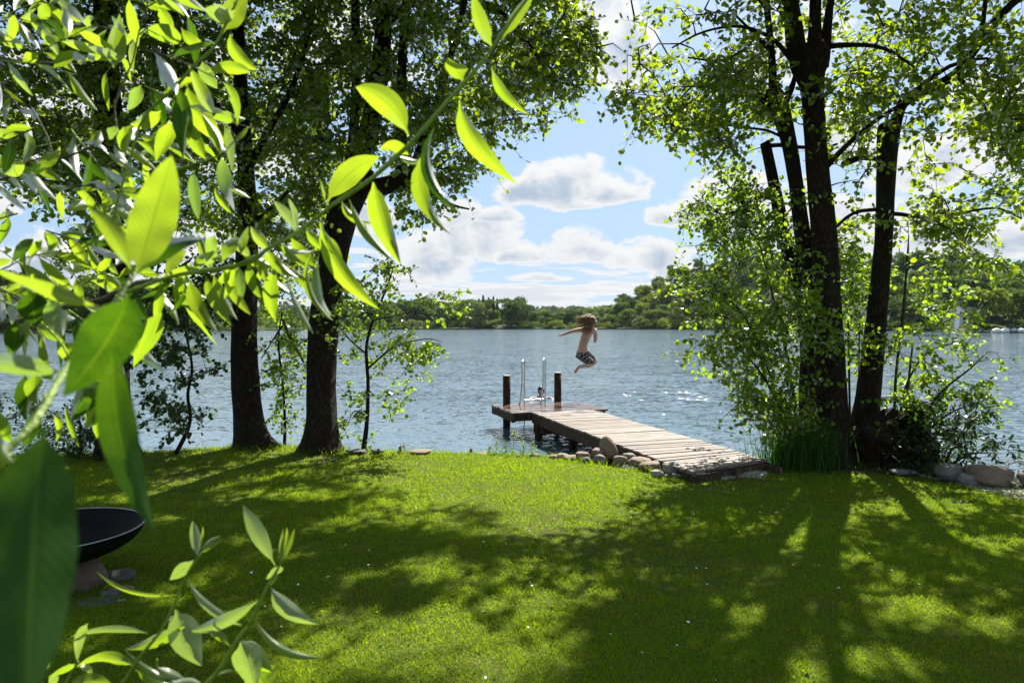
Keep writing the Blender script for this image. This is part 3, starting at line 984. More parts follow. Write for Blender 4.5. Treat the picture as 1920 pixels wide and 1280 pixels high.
def build_boats():
    hullm = mat_simple('white_hull', (.55, .55, .54), (.66, .66, .65), 2, .35)
    darkm = mat_simple('dark_hull', (.05, .05, .06), (.09, .09, .10), 2, .35)
    redm = mat_simple('red_hull', (.20, .05, .04), (.28, .08, .06), 2, .4)
    cover = mat_simple('pale_boat_cover', (.50, .48, .40), (.60, .58, .50), 3)
    cover2 = mat_simple('grey_boat_cover', (.50, .51, .54), (.60, .62, .64), 3)
    cover3 = mat_simple('blue_boat_cover', (.14, .27, .32), (.20, .35, .40), 3)
    rows = [(1868, 1.35, hullm, cover, 'cream covered motor boat moored at the far right jetty'),
            (1884, 1.5, hullm, cover2, 'pale grey covered motor boat moored between cream and red boats'),
            (1901, 1.3, redm, cover3, 'red boat under a blue cover moored by the far right bank'),
            (1914, 1.2, hullm, cover2, 'small white hulled boat moored at the right edge of the far bank'),
            (1838, 1.3, darkm, None, 'low dark open rowing boat moored leftmost on the far right bank')]
    for px, L, hm, cm, lab in rows:
        D = 200.0
        x = D * (px - 960) / F
        t = thing('moored_boat', lab, 'boat', (x, D, WZ))
        sec = []
        n = 9
        V = []; Fc = []
        for i in range(n):
            u = i / (n - 1) * 2 - 1
            wd = .75 * (1 - max(0, u) ** 2.5) * (1 if u > -.95 else .85)
            z1 = .55 + .22 * max(0, u) ** 2
            for (a, b) in ((-1, z1), (-.75, .12), (0, -.18), (.75, .12), (1, z1)):
                V.append((x + u * L * .95, D + a * wd + 0.001 * i, WZ + b))
            if i:
                for k in range(4):
                    Fc.append(((i - 1) * 5 + k, i * 5 + k, i * 5 + k + 1, (i - 1) * 5 + k + 1))
        Fc.append((0, 1, 2, 3, 4))
        m = MB(); m.add(V, Fc); m.build('hull', hm, t)
        if cm:
            V = []; Fc = []
            for i in range(n):
                u = i / (n - 1) * 2 - 1
                wd = .78 * (1 - max(0, u) ** 2.5)
                hh = .30 + .55 * (1 - u * u) ** .8
                z1 = .57 + .22 * max(0, u) ** 2
                for (a, b) in ((-1, z1), (-.5, z1 + hh * .75), (0, z1 + hh), (.5, z1 + hh * .75), (1, z1)):
                    V.append((x + u * L * .9, D + a * wd, WZ + b))
                if i:
                    for k in range(4):
                        Fc.append(((i - 1) * 5 + k, i * 5 + k, i * 5 + k + 1, (i - 1) * 5 + k + 1))
            m = MB(); m.add(V, Fc); m.build('boat_cover', cm, t, True)
        else:
            for u in (-.5, .3):
                m = MB(); m.box((x + u * L, D, WZ + .42), (.25, 1.2, .06)); m.build('thwart', M['far_bark'], t)
    j = thing('far_jetty', 'low grey wooden jetty behind the boats on the far right bank', 'jetty', (140, 202.5, WZ))
    m = MB(); m.box((143, 202.8, WZ + .5), (34, 1.2, .14)); m.build('deck', mat_simple('grey_deck', (.22, .20, .18), (.32, .30, .27), 2), j)
    for i in range(9):
        m = MB(); m.tube([(127 + i * 4, 202.1, WZ - .8), (127 + i * 4, 202.1, WZ + .9)], .1, 6); m.build('post', M['far_bark'], j)


build_house()
build_boats()


# ------------------------------------------------------------------ summer air over the lake
def build_haze():
    x0, x1, y0, y1, z0, z1 = -1500, 1500, -62, 1700, -4.5, 95
    m = MB()
    m.add([(x0, y0, z0), (x1, y0, z0), (x1, y1, z0), (x0, y1, z0), (x0, y0, z1), (x1, y0, z1), (x1, y1, z1), (x0, y1, z1)],
          [(0, 3, 2, 1), (4, 5, 6, 7), (0, 1, 5, 4), (1, 2, 6, 5), (2, 3, 7, 6), (3, 0, 4, 7)])
    mt = bpy.data.materials.new('summer_haze'); mt.use_nodes = True
    nt = NT(mt.node_tree)
    for n in list(nt.n): nt.n.remove(n)
    out = nt.node('ShaderNodeOutputMaterial')
    v = nt.node('ShaderNodeVolumePrincipled')
    v.inputs['Color'].default_value = (0.80, 0.88, 1.0, 1)
    v.inputs['Density'].default_value = 0.000028
    v.inputs['Anisotropy'].default_value = 0.3
    nt.l.new(v.outputs[0], out.inputs['Volume'])
    o = m.build('haze', mt)
    tag(o, 'thin summer haze over the lake', kind='stuff')


build_haze()


# ------------------------------------------------------------------ lawn light patches (photo pixels): crown leaves are left out to let sun reach these
BRIGHT = [(1090, 878, 170, 24), (960, 925, 120, 22), (1140, 925, 150, 20), (1290, 935, 60, 16), (1030, 975, 70, 26), (1090, 1015, 80, 26), (960, 1085, 110, 26),
          (900, 1130, 60, 20), (830, 1165, 90, 24), (920, 1190, 70, 28), (720, 1235, 220, 36), (930, 1255, 80, 30), (655, 1083, 26, 12), (780, 1068, 50, 12),
          (745, 983, 50, 10), (815, 978, 30, 8), (690, 955, 50, 8), (730, 905, 60, 8), (840, 890, 60, 10), (1120, 1110, 40, 14), (1000, 1150, 40, 16),
          (1655, 905, 46, 12), (1680, 945, 66, 16), (1620, 962, 26, 10), (1860, 1040, 80, 34), (1790, 1065, 60, 20), (1640, 1065, 28, 18), (1730, 1145, 50, 12),
          (1390, 1145, 24, 14), (1408, 1066, 16, 8), (1300, 1005, 26, 18), (1560, 975, 34, 10), (1480, 985, 34, 9), (1360, 925, 50, 12), (1290, 905, 60, 14), (1430, 932, 20, 6),
          (1800, 1110, 70, 16), (1900, 1180, 40, 16), (1760, 975, 40, 9), (1500, 1120, 26, 8), (1660, 1240, 34, 10), (1240, 1065, 26, 10), (1180, 1060, 24, 12),
          (205, 893, 46, 6), (250, 932, 50, 6), (340, 900, 60, 6), (480, 888, 40, 5), (560, 862, 40, 5), (470, 965, 34, 6), (300, 975, 26, 6), (560, 930, 46, 7), (420, 935, 30, 6),
          (300, 1130, 34, 9), (370, 1090, 24, 8), (620, 985, 40, 8), (540, 1040, 34, 8), (460, 1010, 26, 6), (600, 1150, 50, 16), (520, 1225, 70, 24), (330, 1235, 30, 9)]
BR = []
for (cx, cy, rx, ry) in BRIGHT:
    c = onz(cx, cy, LZ); ex = onz(cx + rx, cy, LZ); ey = onz(cx, cy - ry, LZ); ey2 = onz(cx, cy + ry, LZ)
    BR.append((c.x, (ey.y + ey2.y) / 2, abs(ex.x - c.x), abs(ey.y - ey2.y) / 2))
BR = np.array(BR)


def shadow_on_lawn(P):
    t = (P[:, 2] - LZ) / SUN.z
    return np.stack([P[:, 0] - SUN.x * t, P[:, 1] - SUN.y * t], 1)


def lawn_gap(P, pad=0.28, shift=None):
    """True where a leaf spray at P would shade one of the sunny patches"""
    S = shadow_on_lawn(P)
    hit = np.zeros(len(P), bool)
    for (cx, cy, rx, ry) in BR:
        pd = min(pad, .50 * rx + .07)
        hit |= ((S[:, 0] - cx) / (rx + pd)) ** 2 + ((S[:, 1] - cy) / (ry + pd)) ** 2 < 1
    # smaller gaps put into the canopy all over to dapple the lawn
    x, y = S[:, 0], S[:, 1]
    f = np.sin(x * 2.9 + 1.3 * np.sin(y * 2.3)) * np.sin(y * 3.7 + 1.1 * np.sin(x * 2.1 + 1)) + .35 * np.sin(x * 7.1 + y * 3.3)
    hit |= f > .76 - .18 * (x > .8)
    f2 = np.sin(x * 5.3 + 1.7 * np.sin(y * 4.1 + 2)) * np.sin(y * 6.7 + 1.3 * np.sin(x * 3.7))
    hit |= f2 > .84 - .12 * (x > .8)
    # crown leaves left out so that sun reaches the willow by the camera
    t = (P[:, 2] - 1.7) / SUN.z
    qx, qy = P[:, 0] - SUN.x * t, P[:, 1] - SUN.y * t
    hit |= (np.abs(qx + .12) < .95) & (np.abs(qy - .65) < .75) & (P[:, 2] > 1.6)
    return hit


# ------------------------------------------------------------------ near trees
OPEN = [(1135, -60), (1120, 60), (1128, 175), (1075, 185), (1035, 205), (1032, 262), (990, 285), (945, 290), (880, 330), (830, 395), (850, 440), (760, 490), (730, 540), (850, 600),
        (850, 900), (1340, 900), (1345, 620), (1275, 560), (1300, 470), (1270, 400), (1300, 345), (1340, 300), (1300, 260), (1180, 262), (1150, 190), (1172, 90), (1165, -60)]


def grow(limbs, anchors, seed, twig_r=0.012, sub=6, sub_len=(.22, .48), leaf=0.076, leaves=8, droop=0.35, narrow=1.0, max_seg=0.30, gapcheck=True, visible_gap=0.7, openchk=True, keepfn=None):
    """limbs: list of (n,3) arrays.  Returns (twig mesh arrays), (leaf arrays).  Twigs branch off the nearest wood already grown."""
    g = np.random.default_rng(seed)
    A = np.array(anchors)
    if keepfn is not None:
        A = A[keepfn(A)]
    if openchk:
        px = topix(A)
        bad = in_poly(px, OPEN) & (A[:, 1] > 1)
        A = A[~bad]
    if gapcheck:
        px = topix(A)
        vis = (A[:, 1] > 1) & (px[:, 1] > -20) & (px[:, 0] > -40) & (px[:, 0] < 1960)
        gap = lawn_gap(A)
        drop = gap & (g.uniform(0, 1, len(A)) < np.where(vis, visible_gap, 0.97))
        A = A[~drop]
    base = np.concatenate([l[::2, :3] for l in limbs])
    # connect anchors, nearest first
    cap = len(base) + len(A) * 14 + 50
    S = np.zeros((cap, 3)); S[:len(base)] = base; ns = len(base)
    d0 = np.array([np.min(np.linalg.norm(base - a, axis=1)) for a in A])
    order = np.argsort(d0)
    mb = MB()
    for oi in order:
        a = A[oi]
        dd = np.linalg.norm(S[:ns] - a, axis=1) + 0.35 * np.maximum(0, S[:ns, 2] - a[2])
        k = int(np.argmin(dd)); b = S[k]
        L = np.linalg.norm(a - b)
        if L < 0.05: continue
        n = max(2, int(L / max_seg))
        side = g.normal(size=3) * L * .10
        side[2] += L * .12
        pts = []
        for i in range(n + 1):
            t = i / n
            pts.append(b + (a - b) * t + side * math.sin(math.pi * t) + (g.normal(size=3) * .018 if 0 < i < n else 0))
        r0 = twig_r * min(2.4, .7 + L * .55)
        mb.tube([tuple(p) for p in pts], [r0 * (1 - .72 * i / n) for i in range(n + 1)], 4 if r0 < .016 else 5, False)
        if ns + n < cap:
            S[ns:ns + n] = np.array(pts[1:]); ns += n
    TV = np.array(mb.V) if mb.V else np.zeros((0, 3)); TF = mb.F
    # sprays of leafy twiglets
    nA = len(A)
    B0 = np.repeat(A, sub, 0)
    D = g.normal(size=(nA * sub, 3)); D[:, 2] = D[:, 2] * .6 - droop * .6
    D /= np.linalg.norm(D, axis=1, keepdims=True)
    Ls = g.uniform(sub_len[0], sub_len[1], nA * sub)
    if openchk:
        mid = topix(B0 + D * Ls[:, None] * .6)
        ok = ~(in_poly(mid, OPEN) & (g.uniform(0, 1, len(mid)) < .55))
        B0, D, Ls = B0[ok], D[ok], Ls[ok]
    if gapcheck:
        gp = lawn_gap(B0 + D * Ls[:, None] * .5, 0.12)
        pv = topix(B0)
        vis = (pv[:, 1] > -20)
        ok = ~(gp & (g.uniform(0, 1, len(gp)) < np.where(vis, visible_gap * .7, .96)))
        B0, D, Ls = B0[ok], D[ok], Ls[ok]
    nS = len(B0)
    # twiglets: thin three-sided prisms, two segments
    e1 = np.cross(D, [0.3, .2, 1.0]); e1 /= np.linalg.norm(e1, axis=1, keepdims=True); e2 = np.cross(D, e1)
    rings = []
    for t, r in ((0, .0045), (.55, .003), (1, .0014)):
        c = B0 + D * (Ls * t)[:, None]; c[:, 2] -= droop * Ls * t * t * .5
        for k in range(3):
            th = 2.094 * k
            rings.append(c + (e1 * math.cos(th) + e2 * math.sin(th)) * r)
    RV = np.stack(rings, 1)
    q = []
    for s_ in range(2):
        for k in range(3):
            q.append([s_ * 3 + k, s_ * 3 + (k + 1) % 3, s_ * 3 + 3 + (k + 1) % 3, s_ * 3 + 3 + k])
    Q = (np.array(q)[None] + (np.arange(nS) * 9)[:, None, None]).reshape(-1, 4)
    # leaves
    n = nS * leaves
    idx = np.repeat(np.arange(nS), leaves)
    t = np.tile(np.linspace(.15, 1.0, leaves), nS) + g.uniform(-.05, .05, n)
    P = B0[idx] + D[idx] * (Ls[idx] * t)[:, None]
    P[:, 2] -= droop * Ls[idx] * t * t * .5
    out = rand_unit(n) * .9 + D[idx] * .5
    out[:, 2] -= .25
    out /= np.linalg.norm(out, axis=1, keepdims=True)
    nrm = g.normal(size=(n, 3)) * .62 + np.array([0, -.12, .75])
    nrm -= out * np.sum(nrm * out, 1, keepdims=True)
    nrm /= np.linalg.norm(nrm, axis=1, keepdims=True) + 1e-9
    w = np.cross(out, nrm)
    s = leaf * g.uniform(.62, 1.15, n)[:, None]
    p0 = P + out * .012
    W = narrow
    v = [p0, p0 + out * s * .30 + w * s * .40 * W + nrm * s * .05, p0 + out * s * .72 + w * s * .36 * W + nrm * s * .03, p0 + out * s * 1.0 - nrm * s * .06,
         p0 + out * s * .72 - w * s * .36 * W + nrm * s * .03, p0 + out * s * .30 - w * s * .40 * W + nrm * s * .05]
    LV = np.stack(v, 1).reshape(-1, 3)
    base_i = (np.arange(n) * 6)[:, None]
    LQ = np.concatenate([base_i + np.array([0, 1, 2, 3]), base_i + np.array([0, 3, 4, 5])], 0)
    tone = np.repeat(np.clip(g.normal(.5, .28, n), 0, 1), 6)
    return (TV, TF, RV.reshape(-1, 3), Q), (LV, LQ, tone)


def stuff_part(name, me, parent, label=None):
    o = link(name, me, parent); o['kind'] = 'stuff'
    if label: o['label'] = label
    return o


def plant(parent, limbs, anchors, seed, leafmat, barkmat=None, **kw):
    (TV, TF, RV, RQ), (LV, LQ, tone) = grow(limbs, anchors, seed, **kw)
    me = bpy.data.meshes.new('twigs')
    V = np.concatenate([TV.reshape(-1, 3), RV]); k = len(TV)
    q = np.array([list(f) for f in TF], dtype=np.int64).reshape(-1, 4) if TF else np.zeros((0, 4), dtype=np.int64)
    me = mesh_np('twigs', V, np.concatenate([q, RQ + k]), barkmat or M['twig'], True)
    stuff_part('twigs', me, parent)
    stuff_part('foliage', mesh_np('foliage', LV, LQ, leafmat, False, tone), parent)
    return len(LQ) // 2


def limb_px(pts, step=.12):
    """pts: (px, py, Y, width in photo pixels) -> (n,4) xyz r"""
    out = []
    for (px, py, Y, w) in pts:
        p = at(px, py, Y)
        out.append((p.x, p.y, p.z, w / F * Y / 2))
    return spline(out, step)


def limb_obj(name, L, parent, mat, n=14, bump=.07, seed=1, root=False):
    mb = MB()
    L = L.copy()
    if root:
        # flare at the ground
        z0 = L[0, 2]
        f = 1 + .55 * np.exp(-(L[:, 2] - z0) / .16)
        L[:, 3] *= f
    mb.tube([tuple(p[:3]) for p in L], list(L[:, 3]), n, True, bump, seed)
    return mb.build(name, mat, parent, True)


def anchors_in(poly, n, y0, y1, seed, vol=True):
    """n random points whose image falls inside the photo-pixel polygon, y0..y1 metres ahead"""
    g = np.random.default_rng(seed)
    P = np.array(poly, float)
    lo, hi = P.min(0), P.max(0)
    out = []
    while len(out) < n:
        c = g.uniform(lo, hi, (n * 2, 2))
        c = c[in_poly(c, poly)]
        for (x, y) in c:
            p = at(x, y, g.uniform(y0, y1))
            k = 5 if n > 60 else 2
            for _ in range(k):
                q = p + Vector(g.normal(size=3) * (.24 if n > 60 else .12))
                out.append(tuple(q))
            if len(out) >= n: break
    return out


def anchors_box(n, lo, hi, seed, poly_bad=None, fn=None):
    g = np.random.default_rng(seed)
    A = g.uniform(lo, hi, (n // 5, 3))
    A = np.repeat(A, 5, 0) + g.normal(size=(len(A) * 5, 3)) * .30
    if fn is not None: A = A[fn(A)]
    return [tuple(a) for a in A]


def above_frame(A):
    px = topix(A)
    return (px[:, 1] < -30) | (A[:, 1] < 0.5)


def build_left_trees():
    # T3, the main forked tree
    p = at(600, 842, 9.45)
    t = thing('alder_tree', 'large forked tree with a sawn knob on its trunk, leftward of the jetty', 'tree', (p.x, p.y, LZ))
    trunk = limb_px([(601, 852, 9.5, 66), (603, 790, 9.5, 58), (602, 700, 9.5, 54), (608, 600, 9.5, 54), (622, 500, 9.5, 52), (640, 410, 9.5, 56), (662, 345, 9.5, 60), (680, 310, 9.5, 46)])
    limb_obj('trunk', trunk, t, M['bark'], 22, .06, 3, True)
    l1 = limb_px([(668, 340, 9.5, 46), (690, 250, 9.5, 38), (706, 180, 9.5, 34), (716, 90, 9.5, 32), (722, -20, 9.5, 28), (720, -300, 9.6, 20), (740, -620, 9.8, 10)])
    l2 = limb_px([(655, 350, 9.6, 34), (662, 260, 9.8, 20), (668, 150, 9.9, 18), (666, 0, 10, 15), (655, -260, 10.1, 10), (640, -500, 10.2, 6)])
    stub = limb_px([(668, 352, 9.45, 40), (700, 352, 9.3, 36), (742, 342, 9.2, 32), (778, 334, 9.15, 30)])
    l3 = limb_px([(752, 345, 9.2, 26), (752, 290, 9.2, 22), (752, 200, 9.2, 19), (755, 100, 9.2, 17), (765, -60, 9.2, 14), (780, -380, 9.1, 9)])
    l4 = limb_px([(770, 330, 9.2, 18), (790, 270, 9.1, 14), (815, 200, 9.0, 13), (838, 130, 8.9, 12), (862, 40, 8.8, 11), (885, -60, 8.7, 10), (930, -300, 8.4, 6)])
    l5 = limb_px([(716, 60, 9.5, 16), (790, -10, 9.2, 13), (890, 0, 8.9, 10), (960, 40, 8.7, 8), (1010, 110, 8.6, 5)])
    l6 = limb_px([(776, 340, 9.2, 8), (810, 365, 9.3, 6), (850, 385, 9.3, 5), (880, 392, 9.3, 3)])
    l7 = limb_px([(720, -80, 9.5, 16), (860, -240, 8.8, 13), (990, -300, 8.2, 10), (1090, -260, 7.9, 6)])
    l8 = limb_px([(700, 210, 9.5, 8), (770, 225, 9.4, 6), (850, 235, 9.2, 4), (960, 225, 8.9, 3)])
    limb_obj('limb', stub, t, M['bark'], 18, .1, 5)
    for i, l in enumerate((l1, l2, l3, l4, l5, l6, l7, l8)):
        limb_obj('limb', l, t, M['bark'], 12 if i < 4 else 8, .06, 10 + i)
    crown = [(560, -40), (1110, -40), (1120, 170), (1030, 200), (1020, 260), (960, 270), (900, 300), (860, 300), (800, 290), (700, 300), (560, 330)]
    A = anchors_in(crown, 430, 8.0, 11.2, 31)
    A += anchors_in([(380, -20), (1060, -20), (1010, 160), (930, 250), (860, 290), (560, 330), (400, 300)], 240, 10.4, 13.2, 311)
    A += anchors_in([(740, 330), (900, 300), (905, 340), (830, 400), (800, 440), (780, 420)], 46, 8.8, 9.8, 32)
    A += anchors_in([(560, 320), (660, 300), (600, 520), (560, 500)], 40, 9.8, 11.0, 33)
    A += anchors_in([(1010, 30), (1110, 30), (1125, 170), (1030, 190), (1030, 250), (1000, 200)], 110, 8.0, 11.5, 34)
    hi = anchors_box(3000, (-4.5, 7.0, 5.4), (2.6, 13.0, 11.5), 35,
                     fn=lambda P: above_frame(P) & (((P[:, 0] + 1.2) / 3.9) ** 2 + ((P[:, 1] - 9.6) / 3.6) ** 2 + ((P[:, 2] - 7.5) / 4.2) ** 2 < 1))
    A += hi
    A += anchors_box(4300, (-2.9, 7.6, 6.0), (4.4, 15.0, 12.4), 351, fn=lambda P: above_frame(P) & (((P[:, 0] - 0.7) / 3.7) ** 2 + ((P[:, 1] - 11.3) / 3.8) ** 2 + ((P[:, 2] - 9.0) / 3.5) ** 2 < 1))  # extra crown mass above the frame, added to shade the lawn
    n = plant(t, [trunk, l1, l2, l3, l4, l5, l6, l7, l8, stub], A, 41, M['leaf_alder'], M['twig'])
    print('T3 leaves', n)

    # T2
    p = at(468, 835, 9.7)
    t = thing('alder_tree', 'straight dark trunk tree standing just left of the forked one', 'tree', (p.x, p.y, LZ))
    trunk = limb_px([(478, 845, 9.75, 62), (468, 790, 9.7, 52), (460, 700, 9.7, 50), (458, 600, 9.7, 46), (462, 500, 9.7, 40), (464, 400, 9.7, 34), (460, 300, 9.7, 30), (452, 200, 9.7, 26),
                     (448, 80, 9.7, 22), (440, -60, 9.7, 18), (430, -320, 9.7, 12)])
    limb_obj('trunk', trunk, t, M['bark'], 20, .06, 23, True)
    a1 = limb_px([(460, 330, 9.7, 16), (500, 250, 9.6, 13), (545, 170, 9.5, 11), (580, 60, 9.5, 8), (600, -60, 9.4, 6)])
    a2 = limb_px([(458, 260, 9.7, 14), (400, 190, 9.8, 10), (360, 120, 9.9, 8), (320, 20, 10, 6)])
    a3 = limb_px([(462, 430, 9.7, 10), (520, 380, 9.6, 7), (560, 340, 9.5, 5), (590, 330, 9.4, 3)])
    for i, l in enumerate((a1, a2, a3)): limb_obj('limb', l, t, M['bark'], 8, .05, 50 + i)
    A = anchors_in([(300, -40), (600, -40), (620, 200), (600, 420), (520, 470), (350, 430), (280, 250)], 330, 8.6, 11.2, 36)
    A += anchors_in([(300, 380), (600, 380), (590, 560), (470, 600), (430, 560)], 70, 10.0, 11.5, 37)
    A += anchors_box(2900, (-6.2, 6.8, 5.2), (-1.6, 12.0, 10.8), 38, fn=lambda P: above_frame(P) & (((P[:, 0] + 3.8) / 2.6) ** 2 + ((P[:, 1] - 9.3) / 3.0) ** 2 + ((P[:, 2] - 7.2) / 3.8) ** 2 < 1))
    n = plant(t, [trunk, a1, a2, a3], A, 42, M['leaf_alder'])
    print('T2 leaves', n)

    # T1
    p = at(218, 850, 9.0)
    t = thing('alder_tree', 'leftmost dark tree trunk, half hidden behind the willow leaves', 'tree', (p.x, p.y, LZ))
    trunk = limb_px([(222, 868, 9.0, 72), (218, 800, 9.0, 58), (214, 700, 9.0, 54), (216, 560, 9.0, 50), (212, 420, 9.0, 50), (208, 300, 9.0, 50), (200, 160, 9.0, 44), (196, 0, 9, 38), (185, -280, 9, 26), (170, -600, 9, 12)])
    limb_obj('trunk', trunk, t, M['bark'], 20, .06, 24, True)
    a1 = limb_px([(200, 200, 9.0, 20), (130, 100, 8.9, 15), (60, 20, 8.8, 12), (-60, -80, 8.6, 8)])
    a2 = limb_px([(205, 280, 9.0, 18), (270, 180, 9.0, 13), (320, 60, 9.0, 9), (340, -60, 9.0, 7)])
    a3 = limb_px([(197, 20, 9.0, 18), (120, -160, 8.3, 13), (60, -300, 7.6, 9)])
    for i, l in enumerate((a1, a2, a3)): limb_obj('limb', l, t, M['bark'], 8, .05, 60 + i)
    A = anchors_in([(-120, -40), (340, -40), (330, 160), (300, 330), (180, 380), (-60, 300), (-160, 120)], 400, 7.6, 10.5, 39)
    A += anchors_in([(100, 380), (180, 370), (190, 470), (150, 500)], 12, 8.6, 9.4, 46)
    A += anchors_box(2500, (-9.5, 5.0, 4.6), (-3.2, 11.5, 10.5), 40, fn=lambda P: above_frame(P) & (((P[:, 0] + 6.2) / 3.4) ** 2 + ((P[:, 1] - 8.2) / 3.3) ** 2 + ((P[:, 2] - 7.0) / 3.8) ** 2 < 1))
    n = plant(t, [trunk, a1, a2, a3], A, 43, M['leaf_alder'])
    print('T1 leaves', n)

    # young alder between tree and jetty
    p = at(684, 845, 9.6)
    t = thing('young_alder', 'slender sapling with round bright leaves right of the forked tree', 'sapling', (p.x, p.y, LZ))
    st = limb_px([(681, 850, 9.5, 11), (688, 790, 9.5, 8), (690, 720, 9.5, 7), (687, 650, 9.5, 6), (700, 600, 9.5, 5), (725, 540, 9.5, 3.5), (738, 500, 9.5, 2)], .06)
    limb_obj('trunk', st, t, M['bark'], 8, .04, 71)
    bs = [limb_px(q, .06) for q in ([(690, 690, 9.5, 4), (740, 650, 9.4, 3), (800, 635, 9.3, 2), (826, 640, 9.3, 1.5)], [(688, 665, 9.5, 4), (650, 630, 9.5, 3), (630, 590, 9.6, 2)],
                                   [(700, 600, 9.5, 3), (750, 590, 9.4, 2.5), (790, 580, 9.4, 1.6)], [(689, 780, 9.5, 3), (665, 770, 9.5, 2), (650, 800, 9.5, 1.4)])]
    for i, b in enumerate(bs): limb_obj('branch', b, t, M['twig'], 6, .03, 80 + i)
    A = anchors_in([(630, 565), (700, 545), (790, 575), (800, 600), (770, 660), (700, 720), (640, 730), (625, 660)], 62, 9.0, 9.9, 51)
    A += anchors_in([(740, 625), (830, 635), (832, 655), (800, 670), (750, 665)], 14, 9.1, 9.5, 52)
    A += anchors_in([(700, 700), (735, 700), (735, 780), (700, 770)], 8, 9.3, 9.6, 53)
    A += anchors_in([(715, 480), (765, 500), (770, 545), (735, 570), (715, 540)], 12, 9.3, 9.6, 54)
    A += anchors_in([(640, 755), (675, 760), (690, 790), (670, 830), (640, 815)], 8, 9.3, 9.7, 55)
    plant(t, [st] + bs, A, 44, M['leaf_light'], sub=4, sub_len=(.12, .26), leaf=.062, leaves=6, twig_r=.006, openchk=False, gapcheck=False)

    p = at(533, 842, 9.9)
    t = thing('young_alder', 'thin sapling standing in the gap between the two left trunks', 'sapling', (p.x, p.y, LZ))
    st = limb_px([(533, 848, 9.9, 7), (534, 790, 9.9, 5.5), (530, 720, 9.9, 4.5), (522, 640, 9.9, 3.5), (530, 580, 9.9, 2)], .06)
    limb_obj('trunk', st, t, M['bark'], 7, .04, 72)
    b1 = limb_px([(530, 600, 9.9, 6), (548, 640, 9.8, 5), (570, 680, 9.8, 4)], .06); limb_obj('branch', b1, t, M['twig'], 6, .03, 86)
    b2 = limb_px([(530, 610, 9.9, 4), (510, 640, 9.8, 3), (490, 672, 9.8, 2)], .06); limb_obj('branch', b2, t, M['twig'], 6, .03, 87)
    A = anchors_in([(485, 560), (575, 560), (580, 680), (560, 745), (505, 750), (485, 690)], 60, 9.6, 10.4, 56)
    A += anchors_in([(500, 760), (560, 760), (556, 790), (505, 785)], 8, 9.7, 10.0, 57)
    plant(t, [st, b1, b2], A, 45, M['leaf_light'], sub=4, sub_len=(.12, .26), leaf=.056, leaves=6, twig_r=.006, openchk=False, gapcheck=False)

    # the drooping shaded shrub between T1 and T2
    p = at(338, 843, 9.3)
    t = thing('hanging_shrub', 'dark leafy shrub on a crooked stem between the two leftmost trunks', 'shrub', (p.x, p.y, LZ))
    st = limb_px([(330, 850, 9.2, 9), (350, 810, 9.2, 8), (357, 780, 9.2, 6), (352, 740, 9.2, 6), (360, 690, 9.2, 5), (350, 630, 9.2, 4), (340, 560, 9.3, 3), (345, 500, 9.3, 2)], .06)
    limb_obj('stem', st, t, M['bark'], 8, .04, 73)
    A = anchors_in([(270, 520), (410, 520), (420, 600), (395, 660), (375, 720), (360, 790), (320, 780), (295, 730), (270, 640), (255, 580)], 135, 8.8, 9.8, 58)
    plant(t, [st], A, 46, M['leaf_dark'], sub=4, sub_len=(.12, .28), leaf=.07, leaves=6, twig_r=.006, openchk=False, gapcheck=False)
    p = at(150, 855, 9.0)
    t = thing('shore_bush', 'low dark bush at the foot of the leftmost tree trunk', 'bush', (p.x, p.y, LZ))
    st = limb_px([(150, 868, 9.0, 8), (152, 830, 9.0, 6), (150, 790, 9.0, 4)], .06); limb_obj('stem', st, t, M['bark'], 7, .04, 74)
    A = anchors_in([(100, 800), (150, 770), (215, 800), (225, 850), (110, 860)], 60, 8.6, 9.3, 59)
    A += anchors_in([(10, 760), (60, 740), (110, 800), (120, 860), (0, 860)], 36, 8.8, 9.5, 60)
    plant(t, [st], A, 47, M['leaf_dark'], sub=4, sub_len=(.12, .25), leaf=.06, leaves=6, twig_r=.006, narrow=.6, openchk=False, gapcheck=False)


build_left_trees()


